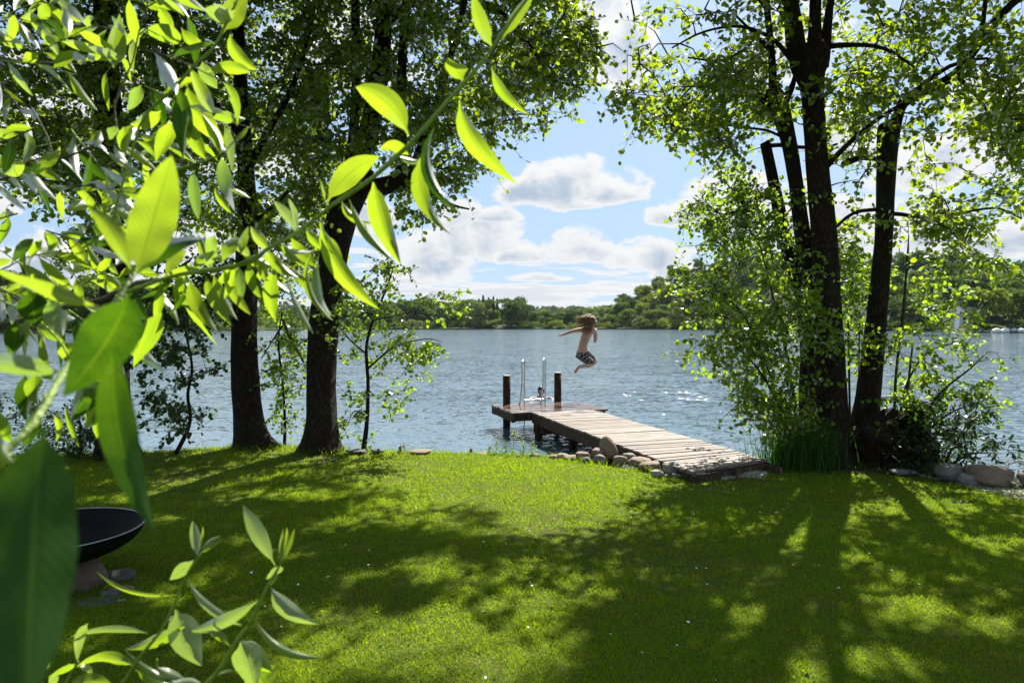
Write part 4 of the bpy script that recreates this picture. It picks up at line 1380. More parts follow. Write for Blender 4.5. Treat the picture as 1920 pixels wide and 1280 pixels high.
def build_right_trees():
    # middle, thickest stem with the pollard head
    p = at(1560, 868, 8.7)
    t = thing('pollard_alder', 'thickest dark trunk of the right clump, topped by a knobbly pollard head', 'tree', (p.x, p.y, LZ))
    trunk = limb_px([(1568, 880, 8.7, 78), (1562, 820, 8.7, 66), (1558, 740, 8.7, 56), (1556, 650, 8.7, 52), (1550, 540, 8.7, 48), (1543, 430, 8.7, 44), (1532, 320, 8.7, 40), (1526, 220, 8.7, 40),
                     (1522, 160, 8.7, 42), (1518, 130, 8.7, 62), (1520, 105, 8.7, 66), (1518, 86, 8.7, 52)])
    limb_obj('trunk', trunk, t, M['bark_brown'], 24, .07, 25, True)
    L = [limb_px(q) for q in (
        [(1500, 125, 8.7, 34), (1488, 80, 8.7, 28), (1482, 20, 8.7, 24), (1478, -60, 8.7, 20), (1470, -330, 8.7, 12), (1455, -560, 8.7, 6)],
        [(1526, 110, 8.7, 30), (1528, 40, 8.7, 22), (1530, -40, 8.7, 20), (1535, -300, 8.7, 12), (1550, -600, 8.6, 6)],
        [(1545, 125, 8.7, 18), (1552, 90, 8.7, 12), (1558, 20, 8.7, 9), (1570, -60, 8.7, 7), (1600, -300, 8.7, 4)],
        [(1535, 100, 8.7, 14), (1545, 60, 8.75, 9), (1553, 0, 8.8, 7), (1560, -80, 8.8, 5)],
        [(1545, 88, 8.7, 12), (1600, 84, 8.6, 9), (1660, 92, 8.5, 7), (1720, 130, 8.4, 4)],
        [(1550, 312, 8.7, 12), (1580, 280, 8.7, 10), (1630, 235, 8.7, 8), (1675, 205, 8.6, 7), (1740, 165, 8.5, 5)],
        [(1550, 440, 8.6, 5), (1600, 400, 8.7, 7), (1650, 392, 8.8, 8)],
        [(1498, 130, 8.7, 12), (1450, 75, 8.6, 8), (1390, 50, 8.5, 6), (1320, 60, 8.4, 4), (1260, 90, 8.3, 3)],
        [(1486, 30, 8.7, 12), (1430, -70, 8.3, 9), (1360, -160, 7.9, 7), (1280, -220, 7.5, 4)],
        [(1510, 120, 8.6, 14), (1480, -60, 7.8, 11), (1440, -240, 6.9, 8), (1400, -420, 6.2, 5)])]
    for i, l in enumerate(L): limb_obj('limb', l, t, M['bark_brown'], 12 if i < 3 else 7, .06, 90 + i)
    A = anchors_in([(1180, -40), (1480, -40), (1500, 100), (1440, 200), (1380, 230), (1300, 240), (1190, 240), (1160, 180)], 170, 7.8, 9.6, 61)
    A += anchors_in([(1480, -40), (1720, -40), (1700, 100), (1650, 220), (1570, 260), (1500, 60)], 120, 7.9, 9.8, 62)
    A += anchors_in([(1560, 260), (1640, 220), (1640, 420), (1560, 420)], 24, 8.3, 9.4, 63)
    A += anchors_box(2300, (0.3, 5.2, 5.1), (7.2, 12.0, 11.0), 64, fn=lambda P: above_frame(P) & (((P[:, 0] - 3.7) / 3.5) ** 2 + ((P[:, 1] - 8.6) / 3.5) ** 2 + ((P[:, 2] - 7.2) / 4.0) ** 2 < 1))
    n = plant(t, [trunk] + L, A, 64, M['leaf_alder'], visible_gap=.6)
    print('RA leaves', n)

    # left of it, bent stem with its own knob
    p = at(1530, 866, 8.9)
    t = thing('pollard_alder', 'second stem of the right clump, leaning left to a smaller knob', 'tree', (p.x, p.y, LZ))
    trunk = limb_px([(1536, 878, 8.95, 40), (1532, 800, 8.95, 34), (1530, 700, 8.95, 32), (1524, 600, 8.95, 32), (1514, 500, 8.95, 30), (1502, 420, 8.95, 28), (1492, 340, 8.95, 26), (1478, 260, 8.95, 28),
                     (1462, 205, 8.95, 34), (1452, 180, 8.95, 34), (1450, 168, 8.95, 26)])
    limb_obj('trunk', trunk, t, M['bark_brown'], 18, .07, 26, True)
    L = [limb_px(q) for q in (
        [(1450, 180, 8.95, 18), (1448, 120, 8.95, 14), (1443, 60, 8.95, 12), (1436, -20, 8.95, 11), (1425, -260, 8.9, 7)],
        [(1470, 190, 8.95, 20), (1484, 165, 8.95, 12), (1490, 145, 8.95, 8), (1500, 100, 9.0, 4)],
        [(1440, 195, 8.95, 10), (1410, 165, 8.9, 6), (1370, 150, 8.8, 5), (1310, 155, 8.7, 4), (1270, 190, 8.6, 3)],
        [(1438, 200, 8.95, 8), (1400, 155, 8.9, 5), (1350, 120, 8.8, 4), (1290, 108, 8.6, 3)],
        [(1476, 262, 8.95, 6), (1440, 245, 8.9, 5), (1400, 240, 8.8, 4), (1360, 235, 8.8, 2)],
        [(1448, 100, 8.95, 8), (1420, 70, 8.9, 6), (1380, 30, 8.8, 4)],
        [(1440, 20, 8.95, 9), (1330, -120, 8.4, 7), (1230, -180, 8.0, 5), (1180, -120, 7.8, 3)])]
    for i, l in enumerate(L): limb_obj('limb', l, t, M['bark_brown'], 10 if i < 2 else 6, .06, 110 + i)
    A = anchors_in([(1300, 110), (1450, 110), (1450, 260), (1400, 275), (1370, 280), (1340, 270), (1290, 240)], 44, 8.3, 9.5, 65)
    A += anchors_in([(1170, 150), (1290, 170), (1300, 230), (1260, 250), (1200, 250), (1160, 190)], 46, 8.2, 9.0, 66)
    A += anchors_box(350, (0.6, 6.6, 4.8), (4.6, 10.5, 8.5), 67, fn=above_frame)
    plant(t, [trunk] + L, A, 65, M['leaf_alder'], visible_gap=.6)

    # sawn stub stem on the left
    p = at(1505, 860, 9.2)
    t = thing('sawn_alder_stem', 'thin stem of the right clump sawn off at the top with one side branch', 'tree', (p.x, p.y, LZ))
    trunk = limb_px([(1516, 874, 9.3, 30), (1514, 780, 9.3, 24), (1512, 680, 9.3, 22), (1505, 580, 9.3, 22), (1487, 500, 9.3, 24), (1470, 440, 9.3, 25), (1456, 370, 9.3, 22), (1444, 310, 9.3, 20), (1436, 272, 9.3, 20), (1434, 266, 9.3, 16)])
    limb_obj('trunk', trunk, t, M['bark_brown'], 16, .07, 27, True)
    L = [limb_px(q) for q in (
        [(1438, 274, 9.3, 9), (1462, 272, 9.25, 8), (1500, 276, 9.1, 7), (1545, 276, 9.0, 6), (1570, 270, 9.0, 4)],
        [(1456, 372, 9.3, 10), (1420, 368, 9.3, 11), (1398, 382, 9.2, 9), (1390, 376, 9.2, 9)],
        [(1420, 372, 9.3, 7), (1412, 400, 9.3, 6), (1398, 430, 9.3, 4), (1390, 470, 9.3, 3)],
        [(1400, 390, 9.3, 5), (1370, 400, 9.2, 4), (1330, 395, 9.2, 3), (1300, 370, 9.1, 2)])]
    for i, l in enumerate(L): limb_obj('limb', l, t, M['bark_brown'], 8, .08, 120 + i)
    A = anchors_in([(1275, 360), (1330, 350), (1400, 330), (1440, 320), (1450, 420), (1420, 470), (1340, 450), (1290, 400)], 95, 8.9, 9.7, 68)
    plant(t, [trunk] + L, A, 66, M['leaf_light'], sub=5, sub_len=(.16, .36), leaf=.062, openchk=True, gapcheck=False)

    # right stem
    p = at(1628, 820, 8.9)
    t = thing('pollard_alder', 'right hand stem of the clump with a long limb arching to the upper right', 'tree', (p.x, p.y, LZ))
    trunk = limb_px([(1622, 862, 8.8, 70), (1620, 810, 8.8, 56), (1628, 740, 8.8, 44), (1640, 640, 8.8, 37), (1650, 540, 8.8, 33), (1658, 440, 8.8, 32), (1661, 340, 8.8, 32), (1664, 270, 8.8, 36), (1666, 235, 8.8, 36), (1664, 226, 8.8, 28)])
    limb_obj('trunk', trunk, t, M['bark_brown'], 20, .07, 28, True)
    L = [limb_px(q) for q in (
        [(1676, 262, 8.8, 20), (1684, 220, 8.8, 18), (1694, 192, 8.8, 22), (1730, 172, 8.7, 18), (1790, 140, 8.5, 16), (1830, 90, 8.3, 15), (1870, 35, 8.1, 14), (1925, -15, 7.9, 13), (2040, -100, 7.4, 10), (2160, -220, 6.9, 6)],
        [(1692, 196, 8.8, 12), (1730, 160, 8.7, 10), (1780, 125, 8.6, 8), (1850, 110, 8.5, 5), (1900, 130, 8.4, 3)],
        [(1660, 400, 8.8, 9), (1690, 402, 8.7, 8), (1750, 410, 8.6, 6), (1800, 400, 8.5, 5), (1870, 390, 8.4, 4), (1915, 410, 8.4, 3)],
        [(1655, 300, 8.8, 9), (1620, 296, 8.8, 9), (1600, 300, 8.8, 12), (1580, 308, 8.8, 10)],
        [(1614, 300, 8.8, 6), (1613, 270, 8.8, 6), (1600, 240, 8.8, 4)],
        [(1790, 138, 8.5, 9), (1830, 180, 8.4, 6), (1870, 240, 8.3, 5), (1900, 320, 8.2, 3)],
        [(1750, 408, 8.6, 5), (1790, 440, 8.5, 4), (1850, 440, 8.5, 3)],
        [(1840, 75, 8.3, 9), (1850, -60, 7.6, 7), (1830, -220, 6.8, 5)])]
    for i, l in enumerate(L): limb_obj('limb', l, t, M['bark_brown'], 12 if i < 1 else 7, .07, 130 + i)
    A = anchors_in([(1680, -40), (1960, -40), (1960, 100), (1900, 230), (1800, 200), (1700, 160), (1640, 100)], 80, 7.4, 9.2, 69)
    A += anchors_in([(1580, 120), (1700, 110), (1690, 210), (1600, 250)], 50, 8.2, 9.3, 70)
    A += anchors_in([(1680, 260), (1760, 250), (1800, 330), (1900, 340), (1950, 300), (1950, 430), (1900, 460), (1760, 470), (1680, 430)], 50, 7.9, 9.2, 71)
    A += anchors_in([(1830, 200), (1950, 180), (1950, 330), (1880, 300)], 34, 7.7, 8.6, 72)
    A += anchors_box(1300, (3.6, 3.6, 4.6), (9.6, 10.5, 9.8), 73, fn=lambda P: above_frame(P) & (((P[:, 0] - 6.3) / 3.1) ** 2 + ((P[:, 1] - 7.2) / 3.4) ** 2 + ((P[:, 2] - 6.6) / 3.4) ** 2 < 1))
    n = plant(t, [trunk] + L, A, 67, M['leaf_alder'], visible_gap=.6)
    print('RD leaves', n)

    # leafy undergrowth to the left of the clump
    p = at(1500, 862, 8.8)
    t = thing('alder_thicket', 'dense bright leafy thicket on the left of the right hand trunks', 'shrub', (p.x - .2, p.y, LZ))
    st = [limb_px(q, .08) for q in ([(1500, 862, 8.7, 8), (1490, 760, 8.6, 7), (1470, 640, 8.5, 5), (1440, 520, 8.4, 3), (1420, 440, 8.4, 2)],
                                   [(1508, 862, 8.8, 7), (1500, 740, 8.8, 6), (1510, 600, 8.9, 5), (1530, 500, 8.9, 3)],
                                   [(1492, 862, 8.6, 6), (1460, 760, 8.4, 5), (1420, 690, 8.3, 4), (1380, 650, 8.2, 2)],
                                   [(1496, 862, 8.7, 6), (1450, 720, 8.5, 5), (1400, 600, 8.4, 4), (1340, 540, 8.3, 2)])]
    for i, l in enumerate(st): limb_obj('stem', l, t, M['twig'], 7, .04, 140 + i)
    A = anchors_in([(1300, 500), (1370, 455), (1450, 450), (1520, 470), (1540, 600), (1530, 740), (1470, 790), (1420, 740), (1370, 690), (1340, 600), (1290, 570)], 155, 7.9, 9.2, 74)
    A += anchors_in([(1380, 680), (1440, 680), (1500, 760), (1480, 800), (1420, 790), (1390, 730)], 26, 8.0, 8.6, 75)
    A += anchors_in([(1325, 636), (1370, 630), (1370, 650), (1330, 648)], 4, 8.1, 8.3, 76)
    A += anchors_in([(1540, 420), (1600, 400), (1620, 560), (1560, 600)], 30, 8.9, 9.5, 77)
    n = plant(t, st, A, 68, M['leaf_light'], sub=5, sub_len=(.14, .34), leaf=.062, leaves=7, twig_r=.007, openchk=False, gapcheck=False)
    print('thicket', n)

    # shoots between and right of the stems
    p = at(1712, 830, 8.6)
    t = thing('alder_shoots', 'upright leafy shoots growing out of the stump beside the right stem', 'shrub', (p.x, p.y, LZ))
    st = [limb_px(q, .08) for q in ([(1676, 800, 8.6, 6), (1680, 700, 8.6, 5), (1692, 600, 8.6, 5), (1700, 500, 8.6, 4), (1704, 440, 8.6, 2)],
                                   [(1684, 800, 8.6, 5), (1700, 720, 8.6, 4), (1740, 660, 8.5, 3), (1800, 640, 8.4, 2)],
                                   [(1696, 800, 8.5, 5), (1705, 700, 8.5, 4), (1712, 640, 8.5, 3)],
                                   [(1594, 810, 9.2, 4), (1592, 700, 9.2, 4), (1590, 600, 9.2, 3)], [(1604, 810, 9.2, 4), (1610, 700, 9.2, 3), (1612, 580, 9.2, 2)],
                                   [(1716, 810, 8.4, 5), (1760, 740, 8.2, 4), (1820, 690, 8.0, 3), (1850, 660, 8.0, 2)],
                                   [(1720, 815, 8.3, 5), (1790, 770, 8.0, 3), (1860, 745, 7.8, 2)])]
    for i, l in enumerate(st): limb_obj('stem', l, t, M['twig'], 7, .04, 150 + i)
    A = anchors_in([(1665, 470), (1740, 450), (1820, 520), (1800, 600), (1700, 640), (1670, 600)], 22, 8.0, 9.0, 78)
    A += anchors_in([(1660, 600), (1730, 620), (1800, 600), (1845, 650), (1830, 700), (1740, 690), (1670, 740)], 26, 7.9, 8.9, 79)
    A += anchors_in([(1580, 480), (1640, 480), (1640, 560), (1610, 640), (1590, 760), (1572, 700)], 30, 8.9, 9.6, 80)
    A += anchors_in([(1660, 700), (1720, 720), (1760, 800), (1700, 830), (1660, 800)], 18, 8.2, 8.8, 81)
    A += anchors_in([(1740, 700), (1850, 720), (1900, 745), (1860, 780), (1760, 770)], 14, 7.8, 8.4, 82)
    plant(t, st, A, 69, M['leaf_light'], sub=4, sub_len=(.14, .30), leaf=.062, leaves=6, twig_r=.006, openchk=False, gapcheck=False)

    # the dark narrow-leaved shrub over the boulders
    p = at(1780, 870, 7.9)
    t = thing('shore_shrub', 'dark narrow leaved shrub hanging over the boulders at the right shore', 'shrub', (p.x, p.y, LZ))
    st = [limb_px(q, .08) for q in ([(1770, 875, 7.9, 6), (1790, 830, 7.8, 4), (1820, 800, 7.7, 2)], [(1760, 875, 8.0, 6), (1745, 820, 8.0, 4), (1740, 780, 8.0, 2)],
                                   [(1775, 875, 7.9, 5), (1820, 850, 7.7, 4), (1850, 850, 7.6, 2)])]
    for i, l in enumerate(st): limb_obj('stem', l, t, M['twig'], 6, .04, 160 + i)
    A = anchors_in([(1700, 780), (1760, 760), (1820, 790), (1860, 840), (1840, 880), (1780, 890), (1710, 870)], 80, 7.5, 8.4, 83)
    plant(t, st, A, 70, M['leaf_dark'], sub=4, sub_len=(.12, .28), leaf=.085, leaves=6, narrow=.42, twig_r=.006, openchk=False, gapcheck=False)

    # the old stump at the foot of the clump
    sp = at(1685, 850, 8.45)
    t = thing('tree_stump', 'gnarled dark stump with a broken root sticking out, right of the trunks', 'stump', (sp.x, sp.y, LZ))
    bm = bmesh.new()
    bmesh.ops.create_icosphere(bm, subdivisions=5, radius=1.0)
    rr = random.Random(5)
    from mathutils import noise as mn
    for v in bm.verts:
        p_ = v.co.copy()
        k = 1 + .28 * mn.noise(p_ * 1.6) + .16 * mn.noise(p_ * 4.2) + .07 * mn.noise(p_ * 10)
        v.co = Vector((sp.x + p_.x * k * .52, sp.y + .1 + p_.y * k * .38, LZ + .22 + p_.z * k * .42))
    me = bpy.data.meshes.new('stump_body'); bm.to_mesh(me); bm.free(); me.materials.append(M['bark_brown'])
    me.polygons.foreach_set('use_smooth', np.ones(len(me.polygons), dtype=bool))
    link('stump_body', me, t)
    mb = MB()
    mb.tube([at(1700, 800, 8.3), at(1712, 772, 8.15), at(1728, 778, 8.05), at(1742, 792, 8.0)], [.09, .075, .06, .03], 9, True, .12, 3)
    mb.build('root', M['bark_brown'], t, True)
    mb = MB(); mb.tube([at(1640, 880, 8.5), at(1640, 820, 8.5), at(1652, 780, 8.45)], [.16, .13, .06], 12, True, .14, 9); mb.build('root', M['bark_brown'], t, True)
    mb = MB(); mb.tube([at(1660, 875, 8.3), at(1700, 885, 8.1), at(1745, 905, 7.8)], [.10, .07, .02], 9, True, .14, 11); mb.build('root', M['bark_brown'], t, True)
    mb = MB(); mb.tube([at(1580, 880, 8.4), at(1560, 886, 8.1), at(1535, 900, 7.9)], [.09, .06, .02], 9, True, .14, 12); mb.build('root', M['bark_brown'], t, True)


build_right_trees()


# ------------------------------------------------------------------ grass, reeds, weeds, daisies
def blades(P, h, w, lean, seed, segs=2, mat=None, curve=.35):
    g = np.random.default_rng(seed)
    n = len(P)
    th = g.uniform(0, 2 * np.pi, n)
    side = np.stack([np.cos(th), np.sin(th), 0 * th], 1)
    ld = g.uniform(0, 2 * np.pi, n)
    L = np.stack([np.cos(ld), np.sin(ld), 0 * ld], 1) * (lean * g.uniform(.2, 1, n))[:, None]
    rings = []
    for i in range(segs + 1):
        t = i / segs
        c = P + L * (h * t ** (1 + curve * 2))[:, None] if hasattr(h, 'shape') else P + L * h * t ** 1.6
        c = c.copy(); c[:, 2] += h * t * (1 - .15 * t * lean)
        ww = (w * (1 - t) ** .6)[:, None] if hasattr(w, 'shape') else w * (1 - t) ** .6
        if i < segs:
            rings += [c - side * ww / 2, c + side * ww / 2]
        else:
            rings += [c]
    V = np.stack(rings, 1)
    k = V.shape[1]
    tone = np.repeat(np.clip(g.normal(.5, .3, n), 0, 1), k)
    tris = []
    for i in range(segs - 1):
        a = 2 * i
        tris += [[a, a + 1, a + 3], [a, a + 3, a + 2]]
    a = 2 * (segs - 1)
    tris += [[a, a + 1, a + 2]]
    T = (np.array(tris)[None] + (np.arange(n) * k)[:, None, None]).reshape(-1, 3)
    return V.reshape(-1, 3), T, tone


def build_grass():
    g = np.random.default_rng(77)
    n = 620000
    # more blades where they show larger
    y = 1.9 + (10.2 - 1.9) * g.uniform(0, 1, n) ** 1.15
    x = g.uniform(-1, 1, n) * (y * .80 + 1.2)
    keep = (y < shore(x) + 0.05 + g.uniform(-.05, .08, n))
    # clumps
    cl = np.sin(x * 9.1 + 1.7 * np.sin(y * 5.3)) * np.sin(y * 8.3 + 1.9 * np.sin(x * 6.1))
    cl2 = np.sin(x * 2.3 + 2 * np.sin(y * 1.3)) * np.sin(y * 2.9 + 1.2 * np.sin(x * 1.7))
    keep &= g.uniform(-1.6, .3, n) < cl + .5
    bare = np.sqrt(((x - 4.25) * .62) ** 2 + (y - 8.65) ** 2) < .78 + .2 * cl2
    keep &= ~bare
    x, y, cl, cl2 = x[keep], y[keep], cl[keep], cl2[keep]
    n = len(x)
    P = np.stack([x, y, ground_z(x, y) - .004], 1)
    h = g.uniform(.018, .042, n) * (1 + .25 * cl + .15 * cl2) * np.interp(y - shore(x), [-.3, 0], [1, 1.5])
    w = np.interp(y, [2, 5, 10], [.0034, .0052, .0085]) * g.uniform(.7, 1.2, n)
    V, T, tone = blades(P, h, w, 1.1, 5, 1)
    tone = np.clip(tone * .8 + .1 + np.repeat(cl2 * .28 + cl * .12, 3), 0, 1)
    o = link('grass', mesh_np('grass', V, T, M['grass'], False, tone))
    tag(o, 'short mown grass and moss of the lawn', 'grass', kind='stuff')
    print('blades', n)
    # longer tufts the mower missed
    m_ = 150
    ty = 2.6 + 6.6 * g.uniform(0, 1, m_); tx = g.uniform(-1, 1, m_) * (ty * .8 + .5)
    k = ty < shore(tx) - .1
    tx, ty = tx[k], ty[k]; m_ = len(tx)
    bx = np.repeat(tx, 26) + g.normal(0, .022, m_ * 26); by = np.repeat(ty, 26) + g.normal(0, .022, m_ * 26)
    P = np.stack([bx, by, ground_z(bx, by) - .004], 1)
    V, T, tone = blades(P, g.uniform(.03, .075, len(P)), g.uniform(.003, .006, len(P)), .9, 8, 2)
    o = link('grass_tufts', mesh_np('grass_tufts', V, T, M['grass'], False, tone))
    tag(o, 'longer grass tufts standing out of the mown lawn', 'grass', kind='stuff')
    # clover-like broad leaves in the turf
    n = 16000
    y = 2.2 + 7 * g.uniform(0, 1, n) ** 1.1; x = g.uniform(-1, 1, n) * (y * .8 + 1)
    k = (y < shore(x) - .1) & (np.sin(x * 1.9 + 1) * np.sin(y * 1.4 + x) > -.2)
    x, y = x[k], y[k]; n = len(x)
    P = np.stack([x, y, ground_z(x, y) + g.uniform(.012, .03, n)], 1)
    N = g.normal(size=(n, 3)) * .35 + np.array([0, 0, 1]); N /= np.linalg.norm(N, axis=1, keepdims=True)
    V, Fq = clump_faces(P, g.uniform(.006, .013, n), N)
    o = link('clover', mesh_np('clover', V, Fq, M['grass'], False, np.repeat(g.uniform(.3, 1, n), 4)))
    tag(o, 'small clover leaves mixed into the lawn', 'clover', kind='stuff')
    # daisies: white and closed, sprinkled mostly on the right half
    n = 190
    y = g.uniform(2.6, 8.2, n); x = g.uniform(-.45, 1, n) * (y * .8 + .4)
    k = (y < shore(x) - .4) & (np.sin(x * 2.3) * np.sin(y * 1.9 + 1) > -.35)
    x, y = x[k], y[k]; n = len(x)
    Vs = []; Fs = []
    for i in range(n):
        z = float(ground_z(x[i], y[i])) + .035
        b = len(Vs); r = g.uniform(.005, .009)
        tx, ty = g.uniform(-.4, .4, 2)
        for k_ in range(6):
            a = k_ * math.pi / 3
            Vs.append((x[i] + r * math.cos(a), y[i] + r * math.sin(a), z + tx * r * math.cos(a) + ty * r * math.sin(a) + .002))
        Vs.append((x[i], y[i], z - .003))
        for k_ in range(6): Fs.append((b + k_, b + (k_ + 1) % 6, b + 6))
    m = MB(); m.V = Vs; m.F = Fs
    o = m.build('daisies', mat_simple('daisy_petal', (.70, .70, .66), (.8, .8, .78), 5))
    tag(o, 'tiny white daisies scattered in the lawn', 'daisies', kind='stuff')
    # fallen bits
    n = 260
    y = g.uniform(2.6, 8.6, n); x = g.uniform(-1, 1, n) * (y * .75)
    k = y < shore(x) - .1
    x, y = x[k], y[k]; n = len(x)
    P = np.stack([x, y, ground_z(x, y) + .034], 1)
    N = g.normal(size=(n, 3)) * .5 + np.array([0, 0, 1]); N /= np.linalg.norm(N, axis=1, keepdims=True)
    V, Fq = clump_faces(P, g.uniform(.006, .016, n), N)
    o = link('fallen_leaves', mesh_np('fallen_leaves', V, Fq, mat_simple('dead_leaf', (.06, .03, .015), (.13, .07, .03), 9)))
    tag(o, 'small brown fallen leaves and cones on the lawn', 'leaves', kind='stuff')


build_grass()


def build_reeds():
    g = np.random.default_rng(91)
    # tall grass tuft by the jetty's foot, left of the trunks
    n = 1500
    c = at(1495, 868, 8.3)
    x = c.x + g.normal(0, .20, n); y = c.y + g.normal(0, .17, n)
    P = np.stack([x, y, np.full(n, LZ - .03)], 1)
    h = g.uniform(.25, .78, n); w = g.uniform(.006, .012, n)
    V, T, tone = blades(P, h, w, .55, 92, 3)
    o = link('tall_grass', mesh_np('tall_grass', V, T, M['reed'], False, tone))
    tag(o, 'tall dark green grass tuft between jetty and right trunks', 'tall grass', kind='stuff')
    # uncut grass round the trunk feet
    bx, by = [], []
    for (px, Y, r_) in ((601, 9.4, .30), (476, 9.65, .27), (221, 8.95, .3), (1566, 8.6, .34), (1625, 8.7, .3), (1690, 8.35, .45), (1350, 7.9, .12), (1250, 8.05, .2), (1130, 8.5, .25)):
        m_ = 420 if r_ > .25 else 160
        a_ = g.uniform(0, 6.28, m_); q = r_ * (1 + g.normal(0, .16, m_))
        bx.append((px - 960) / F * Y + q * np.cos(a_)); by.append(Y + q * .8 * np.sin(a_))
    bx = np.concatenate(bx); by = np.concatenate(by)
    k = by < shore(bx) + .02; bx, by = bx[k], by[k]
    P = np.stack([bx, by, ground_z(bx, by) - .01], 1)
    V, T, tone = blades(P, g.uniform(.04, .15, len(P)), g.uniform(.004, .008, len(P)), .9, 94, 2)
    o = link('rough_grass', mesh_np('rough_grass', V, T, M['grass'], False, tone))
    tag(o, 'uncut rough grass round the tree feet and stones', 'grass', kind='stuff')
    # shore fringe
    n = 5200
    x = g.uniform(-8, 5.2, n); y = shore(x) + g.uniform(-.10, .14, n)
    k = ~((x > 1.9) & (x < 3.3))
    k &= g.uniform(0, 1, n) < .35 + .65 * (np.sin(x * 3.1) > 0)
    x, y = x[k], y[k]; n = len(x)
    P = np.stack([x, y, ground_z(x, y) - .01], 1)
    V, T, tone = blades(P, g.uniform(.05, .15, n), g.uniform(.004, .008, n), .8, 93, 2)
    o = link('shore_grass', mesh_np('shore_grass', V, T, M['grass'], False, tone))
    tag(o, 'longer uncut grass fringe along the lake edge', 'grass', kind='stuff')
    # pale weeds left of the jetty, each a plant
    spec = [(962, 858, 800, 'tallest pale green weed on the shore in front of the jetty post'), (930, 858, 818, 'thin pale weed left of the tallest shore weed'),
            (948, 858, 826, 'short leafy weed squeezed left beside the tallest shore weed'), (980, 858, 822, 'leafy weed just right of the tallest shore weed'),
            (997, 858, 826, 'rightmost weed on the shore before the jetty stones'), (915, 858, 838, 'lowest leftmost weed sprout on the shore before the jetty'),
            (757, 846, 838, 'low bright weed beside the red brown stake')]
    for (px, py0, py1, lab) in spec:
        b = onz(px, py0, LZ + .0); b.y = float(shore(b.x)) - .03; b.x = (px - 960) / F * b.y
        zt = at(px, py1, b.y).z
        t = thing('shore_weed', lab, 'weed', (b.x, b.y, LZ), 'pale weeds on the shore')
        H = zt - LZ + .02
        st = spline([(b.x, b.y, LZ - .02, 0), (b.x + .01, b.y, LZ + H * .5, 0), (b.x + R.uniform(-.03, .04), b.y, LZ + H, 0)], .02)
        mb = MB(); mb.tube([tuple(p[:3]) for p in st], [.004 * (1 - .6 * i / len(st)) for i in range(len(st))], 5); mb.build('stem', M['willow_stem'], t)
        A = [tuple(st[i][:3] + g.normal(size=3) * .012) for i in range(2, len(st), max(1, len(st) // 6))]
        plant(t, [st], A, 900 + px, M['leaf_light'], M['willow_stem'], sub=3, sub_len=(.02, .06), leaf=.034, leaves=2, narrow=.5, twig_r=.002, openchk=False, gapcheck=False)


build_reeds()


# ------------------------------------------------------------------ stones
from mathutils import noise as mn


def stone_mesh(c, size, seed, rot=0.0, rough=.12, sub=4, egg=False, box=0.0):
    bm = bmesh.new()
    bmesh.ops.create_icosphere(bm, subdivisions=sub, radius=1.0)
    off = Vector((seed * 3.1, seed * 1.7, seed * .9))
    ca, sa = math.cos(rot), math.sin(rot)
    for v in bm.verts:
        p = v.co.copy()
        if box:
            m_ = max(abs(p.x), abs(p.y), abs(p.z))
            p = p * ((1 - box) + box / m_ * .8)
        k = 1 + rough * 1.8 * mn.noise(p * .9 + off) + rough * .7 * mn.noise(p * 2.4 + off) + rough * .12 * mn.noise(p * 9 + off)
        p = p * k
        if egg: p.z *= 1.0; s_ = 1 - .16 * p.z; p.x *= s_; p.y *= s_
        if p.z < -.75: p.z = -.75
        x, y, z = p.x * size[0], p.y * size[1], p.z * size[2]
        v.co = Vector((c[0] + x * ca - y * sa, c[1] + x * sa + y * ca, c[2] + z))
    me = bpy.data.meshes.new('stone')
    bm.to_mesh(me); bm.free()
    me.polygons.foreach_set('use_smooth', np.ones(len(me.polygons), dtype=bool))
    return me


def put_stone(px, py_base, py_top, wpx, mat, label, seed, rot=0.0, name='stone', group=None, D=None, **kw):
    """stone whose foot shows at (px, py_base)"""
    b = onz(px, py_base, LZ - .01)
    if D is not None:
        b = at(px, py_base, D)
    ppm = F / b.y
    hh = (py_base - py_top) / ppm
    w = wpx / ppm / 2
    dep = w * R.uniform(.75, .95)
    hz = max(hh - dep * .15, hh * .8)
    c = (b.x, b.y + dep * .7, b.z + hz * .42)
    me = stone_mesh(c, (w, dep, hz * .60), seed, rot, **kw)
    me.materials.append(M[mat])
    o = link(name, me)
    tag(o, label, 'stone', group)
    return o


